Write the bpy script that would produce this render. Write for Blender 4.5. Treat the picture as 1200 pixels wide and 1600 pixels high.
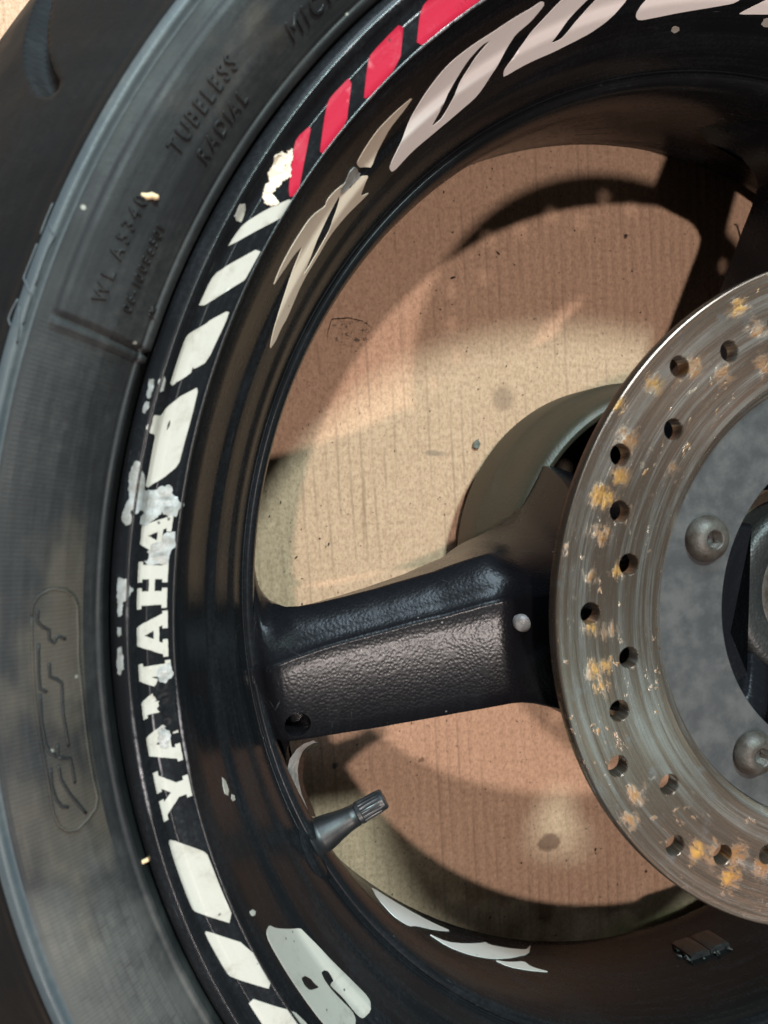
import bpy, bmesh, math, random
from mathutils import Vector, Matrix
from mathutils.geometry import delaunay_2d_cdt
S = bpy.context.scene
for o in list(bpy.data.objects): bpy.data.objects.remove(o)
R = math.radians
PI = math.pi
ZB = 0.165            # height of the brake disc face above the cardboard
random.seed(7)

# ---------------------------------------------------------------- camera
cam = bpy.data.cameras.new('camera')
camo = bpy.data.objects.new('camera', cam); S.collection.objects.link(camo)
M = Matrix(((0.97239707, 0.00563806, -0.23326414), (0.00563228, 0.99884958, 0.04762146), (0.23326428, -0.04762078, 0.97124664)))
camo.matrix_world = Matrix.Translation((-0.20350848, 0.03796873, 0.17678779 + ZB)) @ M.to_4x4()
cam.sensor_fit = 'VERTICAL'; cam.sensor_height = 24; cam.sensor_width = 18
cam.lens = 24 * 1059.13 / 1600
cam.clip_start = 0.005; cam.clip_end = 50
cam.dof.use_dof = True; cam.dof.focus_distance = 0.262; cam.dof.aperture_fstop = 10
S.camera = camo
S.render.resolution_x = 768; S.render.resolution_y = 1024

# ---------------------------------------------------------------- light
W = bpy.data.worlds.new('World'); S.world = W; W.use_nodes = True
W.node_tree.nodes['Background'].inputs[0].default_value = (0.8, 0.88, 1.0, 1)
W.node_tree.nodes['Background'].inputs[1].default_value = 0.018
def lamp(name, target, slope, dist, size, power, col):
    # slope: how far the shadow runs (x, y) per metre of height
    d = Vector((-slope[0], -slope[1], 1)).normalized()
    l = bpy.data.lights.new(name, 'AREA'); l.shape = 'DISK'; l.size = size; l.energy = power; l.color = col
    o = bpy.data.objects.new(name, l); S.collection.objects.link(o)
    o.location = Vector(target) + d * dist
    o.rotation_euler = d.to_track_quat('Z', 'Y').to_euler()
    return o
LT = (-0.08, 0, ZB/2)
lamp('ceiling_lamp', LT, (0.03, 0.53), 3.0, 0.12, 54, (1.0, 0.88, 0.82))
lamp('side_lamp', LT, (0.275, -0.09), 2.4, 0.10, 33, (1.0, 0.88, 0.82))
lamp('window_light', LT, (-0.08, -0.70), 2.0, 0.22, 54, (0.72, 1.0, 0.98))
lamp('blue_sheen_lamp', LT, (0.16, -1.60), 2.2, 0.9, 46, (0.70, 0.87, 1.0))  # added broad blue lamp for the sheen on tyre band and spoke flank
S.view_settings.view_transform = 'Standard'; S.view_settings.look = 'None'
S.view_settings.exposure = 0; S.view_settings.gamma = 1
S.render.engine = 'CYCLES'

# ---------------------------------------------------------------- materials
class N:
    def __init__(s, name):
        s.m = bpy.data.materials.new(name); s.m.use_nodes = True
        s.t = s.m.node_tree; s.n = s.t.nodes; s.b = s.n['Principled BSDF']; s._c = None
    def new(s, typ, **k):
        x = s.n.new(typ)
        for a, v in k.items(): setattr(x, a, v)
        return x
    def put(s, inp, v):
        if hasattr(v, 'is_output') or isinstance(v, bpy.types.NodeSocket): s.t.links.new(v, inp)
        elif isinstance(v, (tuple, list)) and len(v) == 3 and inp.type == 'RGBA': inp.default_value = (*v, 1)
        else: inp.default_value = v
    def co(s):
        if s._c is None: s._c = s.new('ShaderNodeTexCoord').outputs['Object']
        return s._c
    def math(s, op, a, b=0.0, c=None, clamp=False):
        x = s.new('ShaderNodeMath', operation=op, use_clamp=clamp)
        s.put(x.inputs[0], a); s.put(x.inputs[1], b)
        if c is not None: s.put(x.inputs[2], c)
        return x.outputs[0]
    def noise(s, scale, detail=4, rough=.55, vec=None, dist=0.0):
        x = s.new('ShaderNodeTexNoise')
        s.put(x.inputs['Vector'], vec if vec is not None else s.co())
        x.inputs['Scale'].default_value = scale; x.inputs['Detail'].default_value = detail
        x.inputs['Roughness'].default_value = rough; x.inputs['Distortion'].default_value = dist
        return x.outputs[0]
    def voro(s, scale, feature='F1', vec=None):
        x = s.new('ShaderNodeTexVoronoi', feature=feature)
        s.put(x.inputs['Vector'], vec if vec is not None else s.co()); x.inputs['Scale'].default_value = scale
        return x
    def ramp(s, v, lo, hi, a=0.0, b=1.0):
        x = s.new('ShaderNodeMapRange'); x.interpolation_type = 'SMOOTHSTEP'
        s.put(x.inputs[0], v)
        for i, q in enumerate((lo, hi, a, b)): x.inputs[i+1].default_value = q
        return x.outputs[0]
    def mix(s, f, a, b, mode='MIX'):
        x = s.new('ShaderNodeMix', data_type='RGBA', blend_type=mode)
        s.put(x.inputs[0], f); s.put(x.inputs[6], a); s.put(x.inputs[7], b)
        return x.outputs[2]
    def comb(s, x, y, z):
        c = s.new('ShaderNodeCombineXYZ')
        for i, v in enumerate((x, y, z)): s.put(c.inputs[i], v)
        return c.outputs[0]
    def xyz(s):
        c = s.new('ShaderNodeSeparateXYZ'); s.put(c.inputs[0], s.co()); return c.outputs
    def polar(s):
        x, y, z = s.xyz()
        r = s.math('SQRT', s.math('ADD', s.math('MULTIPLY', x, x), s.math('MULTIPLY', y, y)))
        return r, s.math('ARCTAN2', y, x), z
    def pol(s, kr, kt, kz=0):
        # seamless polar coordinates: fine across the radius, drawn out round the wheel
        x, y, z = s.xyz(); r = s.polar()[0]
        return s.comb(s.math('ADD', s.math('MULTIPLY', r, kr), s.math('MULTIPLY', z, kz)), s.math('MULTIPLY', s.math('DIVIDE', x, r), kt), s.math('MULTIPLY', s.math('DIVIDE', y, r), kt))
    def vmul(s, v, sc):
        x = s.new('ShaderNodeMapping'); s.put(x.inputs[0], v); x.inputs['Scale'].default_value = sc; return x.outputs[0]
    def bump(s, h, strength=.5, dist=.001, prev=None):
        x = s.new('ShaderNodeBump'); x.inputs['Strength'].default_value = strength; x.inputs['Distance'].default_value = dist
        s.put(x.inputs['Height'], h)
        if prev is not None: s.put(x.inputs['Normal'], prev)
        return x.outputs[0]
    def spot(s, cx, cy, rad, soft, wob, rx=1.0, ry=1.0, ang=0.0):
        # blotch with a torn outline on the xy plane
        x, y, z = s.xyz()
        dx = s.math('SUBTRACT', x, cx); dy = s.math('SUBTRACT', y, cy)
        ca, sa = math.cos(ang), math.sin(ang)
        u = s.math('DIVIDE', s.math('ADD', s.math('MULTIPLY', dx, ca), s.math('MULTIPLY', dy, sa)), rx)
        v = s.math('DIVIDE', s.math('SUBTRACT', s.math('MULTIPLY', dy, ca), s.math('MULTIPLY', dx, sa)), ry)
        d = s.math('SQRT', s.math('ADD', s.math('MULTIPLY', u, u), s.math('MULTIPLY', v, v)))
        d = s.math('ADD', d, wob)
        return s.ramp(d, rad + soft, rad - soft)
    def out(s, col=None, rough=None, metal=None, normal=None, **k):
        if col is not None: s.put(s.b.inputs['Base Color'], col)
        if rough is not None: s.put(s.b.inputs['Roughness'], rough)
        if metal is not None: s.put(s.b.inputs['Metallic'], metal)
        if normal is not None: s.put(s.b.inputs['Normal'], normal)
        for a, v in k.items(): s.put(s.b.inputs[a.replace('_', ' ')], v)
        return s.m

def m_cardboard():
    q = N('cardboard'); x, y, z = q.xyz()
    base = q.mix(q.noise(9, 5, .6), (.50, .315, .21), (.60, .385, .265))
    base = q.mix(q.ramp(q.noise(420, 6, .7), .35, .75), base, (.42, .255, .165))
    xx = q.math('ADD', q.math('ADD', x, q.math('MULTIPLY', y, .07)), q.math('MULTIPLY', q.noise(14, 3), .0025))
    wv = q.math('SINE', q.math('MULTIPLY', xx, 2*PI/.0062))
    lines = q.ramp(q.math('ADD', wv, q.math('MULTIPLY', q.noise(600, 3), .5)), .85, 1.3)
    patch = q.ramp(q.noise(16, 4, .6, dist=.6), .38, .56)
    broken = q.ramp(q.noise(1, 4, .6, q.vmul(q.co(), (110, 12, 1))), .40, .60)
    lmask = q.math('MULTIPLY', q.math('MULTIPLY', lines, patch), broken)
    base = q.mix(q.math('MULTIPLY', lmask, .42), base, (.17, .11, .08))
    fib = q.noise(1, 5, .7, q.vmul(q.co(), (760, 420, 1)))
    base = q.mix(q.ramp(fib, .48, .64, 0, .62), base, (.30, .185, .12))
    base = q.mix(q.ramp(fib, .44, .28, 0, .4), base, (.66, .48, .35))
    # soot specks
    vo = q.voro(330); d = vo.outputs['Distance']
    cs = q.new('ShaderNodeSeparateColor'); q.put(cs.inputs[0], vo.outputs['Color'])
    sp = q.math('MULTIPLY', q.ramp(d, .20, .10), q.math('LESS_THAN', cs.outputs[0], .055))
    base = q.mix(q.math('MULTIPLY', sp, .8), base, (.07, .045, .035))
    w = q.math('MULTIPLY', q.math('SUBTRACT', q.noise(300, 5, .7), .5), .006)
    w2 = q.math('MULTIPLY', q.math('SUBTRACT', q.noise(60, 5, .6), .5), .012)
    for cx, cy, rr, so, st, c, rx, ry, wo in [
        (-.0556, .0821, .0058, .0022, .45, (.14, .085, .065), 1, 1.15, w),
        (-.0235, -.1669, .0062, .0014, .75, (.13, .065, .045), 1.1, .8, w),
        (.0159, .1742, .0011, .0003, .9, (.10, .06, .05), 1, 1.2, w),
        (-.1470, -.1105, .0016, .0007, .8, (.10, .08, .07), 1, 1, w),
        (-.0995, -.1118, .0015, .0006, .7, (.10, .05, .035), 1, 1, w),
        (-.132, .0237, .003, .0012, .4, (.22, .13, .08), .35, 6, w),
        (-.094, .052, .003, .0015, .5, (.13, .10, .08), 2.2, .5, w),
        (.055, -.2500, .044, .006, .62, (.26, .22, .10), 1.7, .75, w2)]:
        base = q.mix(q.math('MULTIPLY', q.spot(cx, cy, rr, so, wo, rx, ry), st), base, c)
    tear = q.math('MULTIPLY', q.spot(-.1395, .1125, .010, .003, w, 1.1, .8), q.ramp(q.noise(380, 5, .75), .53, .62))
    base = q.mix(q.math('MULTIPLY', tear, .8), base, (.06, .045, .04))
    n = q.bump(wv, .30, .0007)
    n = q.bump(q.noise(700, 6, .75), .5, .0005, n)
    n = q.bump(q.ramp(q.noise(26, 5, .6, dist=1.2), .45, .6), .3, .0008, n)
    return q.out(base, .92, 0, n, Specular_IOR_Level=.2)

def m_rubber(name, base=(.020, .020, .021), dust=.35, ribs=False, rough=.62, hatch=False, spec=.38):
    q = N(name); r, th, z = q.polar()
    big = q.ramp(q.noise(22, 5, .62, dist=.5), .45, .72)
    fine = q.ramp(q.noise(480, 5, .7), .35, .75)
    pol = q.noise(1, 5, .65, q.pol(900, 9))
    f = q.math('MULTIPLY', q.math('ADD', q.math('MULTIPLY', big, .6), q.math('MULTIPLY', q.ramp(pol, .4, .75), .4)), q.math('ADD', q.math('MULTIPLY', fine, .6), .4))
    col = q.mix(q.math('MULTIPLY', f, dust), base, (.15, .142, .13))
    vo = q.voro(210); cs = q.new('ShaderNodeSeparateColor'); q.put(cs.inputs[0], vo.outputs['Color'])
    sp = q.math('MULTIPLY', q.ramp(vo.outputs['Distance'], .16, .08), q.math('LESS_THAN', cs.outputs[0], .03))
    col = q.mix(q.math('MULTIPLY', sp, .6), col, (.40, .38, .33))
    n = q.bump(q.noise(900, 5, .7), .25, .0003)
    n = q.bump(q.noise(90, 4, .6), .25, .0009, n)
    if hatch:
        # square grey residue patches and fine radial ribs on the lower sidewall
        td = q.math('MULTIPLY', th, 180/PI)
        mm = q.math('MULTIPLY', q.math('GREATER_THAN', r, .2365), q.math('LESS_THAN', r, .2535))
        neg = q.math('ADD', td, q.math('MULTIPLY', q.math('LESS_THAN', td, 0), 360))
        reg = q.math('MULTIPLY', q.math('GREATER_THAN', neg, 162.9), mm)
        rib = q.math('SINE', q.math('MULTIPLY', th, 1450))
        x = q.new('ShaderNodeBump'); x.inputs['Strength'].default_value = .08; x.inputs['Distance'].default_value = .0004
        q.put(x.inputs['Height'], q.math('MULTIPLY', rib, reg)); q.put(x.inputs['Normal'], n); n = x.outputs[0]
        br = q.new('ShaderNodeTexBrick'); q.put(br.inputs['Vector'], q.comb(q.math('MULTIPLY', neg, .42), q.math('MULTIPLY', r, 155), 0))
        br.inputs['Scale'].default_value = 1.0; br.inputs['Mortar Size'].default_value = .06; br.inputs['Mortar Smooth'].default_value = .8
        br.inputs['Color1'].default_value = (1, 1, 1, 1); br.inputs['Color2'].default_value = (.3, .3, .3, 1); br.inputs['Mortar'].default_value = (0, 0, 0, 1)
        low = q.math('MULTIPLY', q.math('MULTIPLY', q.ramp(neg, 193.5, 197), q.ramp(q.noise(34, 4), .35, .6)), mm)
        col = q.mix(q.math('MULTIPLY', q.math('MULTIPLY', br.outputs[0], low), .10), col, (.20, .19, .18))
        col = q.mix(q.math('MULTIPLY', q.math('MULTIPLY', q.ramp(neg, 189, 197), q.ramp(q.noise(28, 5, .6), .38, .60)), .42), col, (.115, .108, .10))
        brown = q.math('MULTIPLY', q.ramp(q.noise(30, 4, .6, q.pol(1.2, .12)), .5, .66), mm)
        col = q.mix(q.math('MULTIPLY', brown, .25), col, (.15, .115, .08))
    return q.out(col, q.ramp(q.noise(60, 4), .3, .7, rough-.08, rough+.1), 0, n, Specular_IOR_Level=spec)

def m_paint(name, base=(.011, .011, .0125), dust=.25, rough=.26, orange=.0, rvar=.35, dustcol=(.12, .105, .08), coat=.3, spec=.45, ior=1.5):
    q = N(name); r, th, z = q.polar()
    big = q.ramp(q.noise(26, 5, .65, dist=.4), .42, .75)
    pol = q.ramp(q.noise(1, 6, .7, q.pol(420, 3, 420)), .38, .75)
    fine = q.ramp(q.noise(700, 4, .7), .42, .7)
    f = q.math('MULTIPLY', q.math('ADD', q.math('MULTIPLY', big, .5), q.math('MULTIPLY', pol, .5)), q.math('ADD', q.math('MULTIPLY', fine, .7), .3))
    col = q.mix(q.math('MULTIPLY', f, dust), base, dustcol)
    vo = q.voro(260); cs = q.new('ShaderNodeSeparateColor'); q.put(cs.inputs[0], vo.outputs['Color'])
    sp = q.math('MULTIPLY', q.ramp(vo.outputs['Distance'], .13, .05), q.math('LESS_THAN', cs.outputs[0], .035))
    col = q.mix(q.math('MULTIPLY', sp, q.ramp(q.noise(35, 3), .4, .65, 0, .5)), col, (.40, .39, .36))
    sc = q.noise(1, 3, .8, q.pol(1600, 14, 1600))
    col = q.mix(q.ramp(sc, .66, .78, 0, .16), col, (.35, .36, .36))
    n = q.bump(q.noise(260, 3, .5), .06, .0006)
    if orange:
        n = q.bump(q.ramp(q.voro(820).outputs['Distance'], .0, .8), orange, .00035, n)
        n = q.bump(q.noise(900, 3, .6), orange*.8, .0003, n)
    rg = q.math('ADD', q.math('MULTIPLY', f, rvar), rough)
    return q.out(col, rg, 0, n, Coat_Weight=coat, Coat_Roughness=.12, Specular_IOR_Level=spec, IOR=ior)

def m_plain(name, col, rough=.5, metal=0, noise=.15, scale=180, bump=.1, coat=0.0, col2=None):
    q = N(name)
    c2 = col2 or tuple(v*(1-noise*2) for v in col)
    c = q.mix(q.ramp(q.noise(scale, 5, .65), .35, .7), col, c2)
    c = q.mix(q.ramp(q.noise(scale*.15, 4, .6), .5, .75, 0, .4), c, c2)
    return q.out(c, rough, metal, q.bump(q.noise(scale*4, 4, .6), bump, .0003), Coat_Weight=coat)

def m_worn():
    # paint rubbed through to bright metal along the raised edges
    q = N('worn_edge')
    m1 = q.math('MULTIPLY', q.ramp(q.noise(13, 3, .5), .50, .64), q.ramp(q.noise(650, 4, .7), .36, .60))
    c = q.mix(m1, (.010, .010, .011), (.40, .35, .36))
    return q.out(c, .32, q.math('MULTIPLY', m1, .6), q.bump(q.noise(900), .4, .0003))

def m_vinyl(name, col, rough, dirt):
    q = N(name); r, th, z = q.polar()
    d = q.ramp(q.noise(75, 6, .7, dist=.4), .50, .74)
    fine = q.ramp(q.noise(900, 5, .7), .35, .75, .55, 1)
    c = q.mix(q.math('MULTIPLY', q.math('MULTIPLY', d, fine), dirt*1.6), col, tuple(v*f for v, f in zip(col, (.45, .40, .34))))
    sc = q.noise(1, 4, .8, q.pol(1300, 22, 1300))
    c = q.mix(q.ramp(sc, .64, .74, 0, dirt*1.2), c, (.12, .115, .11))
    vo = q.voro(420); cs = q.new('ShaderNodeSeparateColor'); q.put(cs.inputs[0], vo.outputs['Color'])
    ch = q.math('MULTIPLY', q.ramp(q.math('ADD', vo.outputs['Distance'], q.math('MULTIPLY', q.noise(900), .3)), .36, .26), q.math('LESS_THAN', cs.outputs[0], .02+dirt*.10))
    c = q.mix(q.math('MULTIPLY', ch, .85), c, (.03, .03, .032))
    n = q.bump(q.noise(160, 4, .6), .10, .0005); n = q.bump(q.noise(1100, 4, .6), .12, .0002, n)
    return q.out(c, q.math('ADD', q.math('MULTIPLY', d, .2), rough), 0, n)

def m_rotor():
    q = N('worn_steel'); r, th, z = q.polar()
    ring = q.noise(1, 6, .75, q.pol(1500, 1.2))
    ring2 = q.noise(1, 5, .7, q.pol(330, .9))
    cloud = q.noise(70, 5, .65)
    col = q.mix(q.ramp(ring, .36, .66), (.78, .72, .65), (.20, .17, .145))
    col = q.mix(q.ramp(ring2, .38, .56, 0, .85), col, (.27, .185, .135))
    col = q.mix(q.ramp(cloud, .42, .72, 0, .4), col, (.32, .24, .18))
    col = q.mix(q.ramp(q.noise(150, 4), .58, .75, 0, .45), col, (.46, .47, .48))
    w = q.math('ADD', q.math('MULTIPLY', q.math('SUBTRACT', q.noise(230, 6, .75), .5), .007), q.math('MULTIPLY', q.math('SUBTRACT', q.noise(1, 5, .7, q.pol(520, 14)), .5), .010))
    rust = None; yel = None
    for cx, cy, rr, kind in RUST:
        k = q.spot(cx, cy, rr*.80, .0026, w)
        if kind == 'y': yel = k if yel is None else q.math('MAXIMUM', yel, k)
        rust = k if rust is None else q.math('MAXIMUM', rust, k)
    gen = q.math('MULTIPLY', q.ramp(q.noise(1, 5, .7, q.pol(330, 16)), .59, .72), q.ramp(q.noise(30, 3), .42, .60))
    gen = q.math('MAXIMUM', gen, q.math('MULTIPLY', q.ramp(q.noise(300, 3, .6), .64, .70), q.ramp(q.noise(40, 3), .46, .58)))
    f1 = q.math('MULTIPLY', q.math('MAXIMUM', rust, gen), q.ramp(q.noise(1, 5, .75, q.pol(500, 30)), .36, .60, .15, .92))
    col = q.mix(q.math('MULTIPLY', f1, 1.7, clamp=True), col, (.24, .125, .055))
    col = q.mix(q.math('MULTIPLY', yel, q.ramp(q.noise(200, 5, .75), .40, .60)), col, (.46, .255, .065))
    metal = q.math('SUBTRACT', .90, q.math('MULTIPLY', f1, .15))
    rough = q.math('ADD', q.ramp(ring, .3, .7, .20, .34), q.math('MULTIPLY', f1, .35))
    n = q.bump(ring, .35, .0002); n = q.bump(q.noise(800, 4, .6), .12, .0002, n)
    n = q.bump(f1, .35, .0004, n)
    tg = q.new('ShaderNodeTangent', direction_type='RADIAL', axis='Z')
    return q.out(col, rough, metal, n, Anisotropic=.85, Tangent=tg.outputs[0])

RUST = [(-.0795, .0665, .0022, 'y'), (-.0905, .0395, .0026, 'y'), (-.0955, .0335, .0038, 'y'), (-.0960, .0225, .0024, 'r'),
        (-.0885, .0500, .0034, 'r'), (-.0665, .0720, .0034, 'r'), (-.0880, .0285, .0020, 'r'), (-.0975, -.0175, .0018, 'y'),
        (-.0935, -.0165, .0014, 'y'), (-.0945, -.0230, .0016, 'y'), (-.0985, -.0045, .0013, 'y'), (-.0925, -.0060, .0015, 'r'),
        (-.0830, -.0565, .0026, 'r'), (-.0840, -.0640, .0020, 'r'), (-.0600, -.0765, .0028, 'y'), (-.0545, -.0790, .0026, 'r'),
        (-.0475, -.0865, .0036, 'y'), (-.0455, -.0800, .0040, 'r'), (-.0360, -.0850, .0030, 'r'), (-.0510, .0905, .0026, 'y'),
        (-.0440, .0840, .0026, 'r'), (-.0415, .0735, .0028, 'r'), (-.0560, .0705, .0020, 'r'), (-.0330, .0650, .0030, 'r'),
        (-.0905, .0600, .0014, 'y'), (-.0720, .0420, .0012, 'r'), (-.0990, .0100, .0010, 'r'), (-.0900, .0115, .0011, 'y')]

MC = dict(
    card=m_cardboard(),
    side=m_rubber('sidewall_rubber', (.010, .010, .0112), .20, hatch=True, rough=.60, spec=.30),
    mark=m_rubber('moulded_rubber', (.008, .008, .009), .15, rough=.55),
    tread=m_rubber('tread_rubber', (.0045, .0047, .0055), .05, rough=.60, spec=.15),
    ridge=m_rubber('smooth_rubber', (.044, .053, .060), .5, rough=.46),
    rim=m_paint('black_rim_paint', base=(.0065,.0066,.0075), dust=.27, rough=.24, rvar=.24, coat=0, dustcol=(.068,.076,.090), spec=.20, ior=1.32),
    spoke=m_paint('textured_black_paint', base=(.0047, .0046, .0058), dust=.05, rough=.25, orange=.10, rvar=.10, spec=.26, ior=1.36, coat=0, dustcol=(.10,.10,.095)),
    hub=m_paint('cast_black_paint', base=(.011, .011, .011), dust=.12, rough=.46, orange=.25, coat=0),
    drum=m_paint('dusty_cast_paint', base=(.050, .037, .024), dust=.38, rough=.5, orange=.2, rvar=.2, coat=0, dustcol=(.13, .12, .09)),
    rotor=m_rotor(),
    carrier=m_plain('grey_anodised_carrier', (.042, .041, .043), .42, .2, .35, 110, .25, col2=(.078, .074, .073)),
    bolt=m_plain('tarnished_bolt', (.060, .052, .045), .50, .3, .3, 260, .5, col2=(.030, .020, .014)),
    socket=m_plain('dark_socket', (.02, .017, .015), .6, .3, .2, 260, .2),
    white=m_vinyl('white_vinyl', (.37, .34, .30), .30, .55),
    cream=m_vinyl('cream_vinyl', (.62, .51, .41), .40, .12),
    pale=m_vinyl('pale_vinyl', (.86, .79, .76), .40, .05),
    red=m_vinyl('red_vinyl', (.36, .014, .036), .24, .10),
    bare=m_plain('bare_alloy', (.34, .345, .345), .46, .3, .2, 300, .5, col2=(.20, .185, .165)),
    worn=m_worn(),
    ledge=m_plain('pale_ledge', (.62, .60, .60), .42, .6, .2, 400, .9, col2=(.38, .36, .36)),
    stem=m_plain('valve_rubber', (.011, .011, .012), .42, 0, .2, 200, .15),
    cap=m_plain('valve_cap_plastic', (.018, .018, .02), .36, 0, .2, 300, .1),
    weight=m_plain('black_lead', (.018, .017, .018), .35, .1, .2, 300, .2),
    glue=m_plain('dried_glue', (.10, .11, .11), .4, 0, .4, 500, .5),
    wood=m_plain('splinter_wood', (.66, .46, .27), .7, 0, .15, 500, .2),
    steel=m_plain('rusty_steel', (.18, .12, .09), .5, .6, .2, 400, .2),
    crumb=m_plain('rubber_crumb', (.035, .028, .025), .8, 0, .2, 500, .4),
    flake=m_plain('paint_flake', (.13, .12, .10), .6, 0, .35, 500, .5),
    paper=m_plain('torn_paper', (.50, .35, .25), .9, 0, .12, 500, .3),
)

# profiles (radius, height) and decal outlines (angle in degrees, distance along the profile)
UP=[(0.2316,-0.012),(0.2314,-0.007),(0.2306,-0.004),(0.2292,-0.0016),(0.2278,-0.0004),(0.2263,0.0),(0.2254,-0.0006),(0.2247,-0.0018),(0.224,-0.003),(0.2228,-0.0036),(0.2215,-0.0038),(0.2195,-0.0043),(0.2175,-0.0047),(0.2162,-0.005),(0.2155,-0.0058),(0.2149,-0.007),(0.2138,-0.00927),(0.2128,-0.01161),(0.2124,-0.01288),(0.212,-0.0143),(0.2102,-0.02022),(0.2086,-0.02518),(0.2082,-0.0262),(0.2077,-0.02699),(0.2064,-0.02858),(0.2058,-0.02942),(0.2054,-0.03036),(0.2038,-0.03493),(0.2021,-0.03979),(0.2016,-0.04097),(0.2006,-0.04273),(0.1996,-0.04475),(0.1988,-0.04775),(0.1981,-0.05),(0.1974,-0.0532),(0.1968,-0.0556),(0.19655,-0.0566),(0.1962,-0.057),(0.1959,-0.0566),(0.1954,-0.0562),(0.1947,-0.0562),(0.194,-0.0567),(0.1933,-0.0578),(0.1928,-0.0595),(0.1925,-0.062),(0.1925,-0.067),(0.1928,-0.072)]
LOW=[(.1928,-.0720),(.1940,-.0790),(.1955,-.0870),(.1975,-.0960),(.1995,-.1050),(.2020,-.1150),(.2045,-.1240),(.2075,-.1345),(.2085,-.1400),(.2100,-.1420)]
TY=[(.2322,-.0100),(.2323,-.0060),(.2326,-.0035),(.2333,-.0025),(.2340,-.0026),(.2348,-.0014),(.2370,.0010),(.2400,.0038),(.2440,.0062),(.2480,.0080),(.2520,.0094),(.2553,.0100),(.2558,.0109),(.2567,.0112),(.2580,.0107),(.2593,.0100),(.2608,.0084),(.2640,.0060),(.2720,.0005),(.2815,-.0065),(.2915,-.0155),(.3005,-.0265),(.3080,-.0385),(.3135,-.0500),(.3165,-.0620),(.3175,-.0735)]
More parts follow.
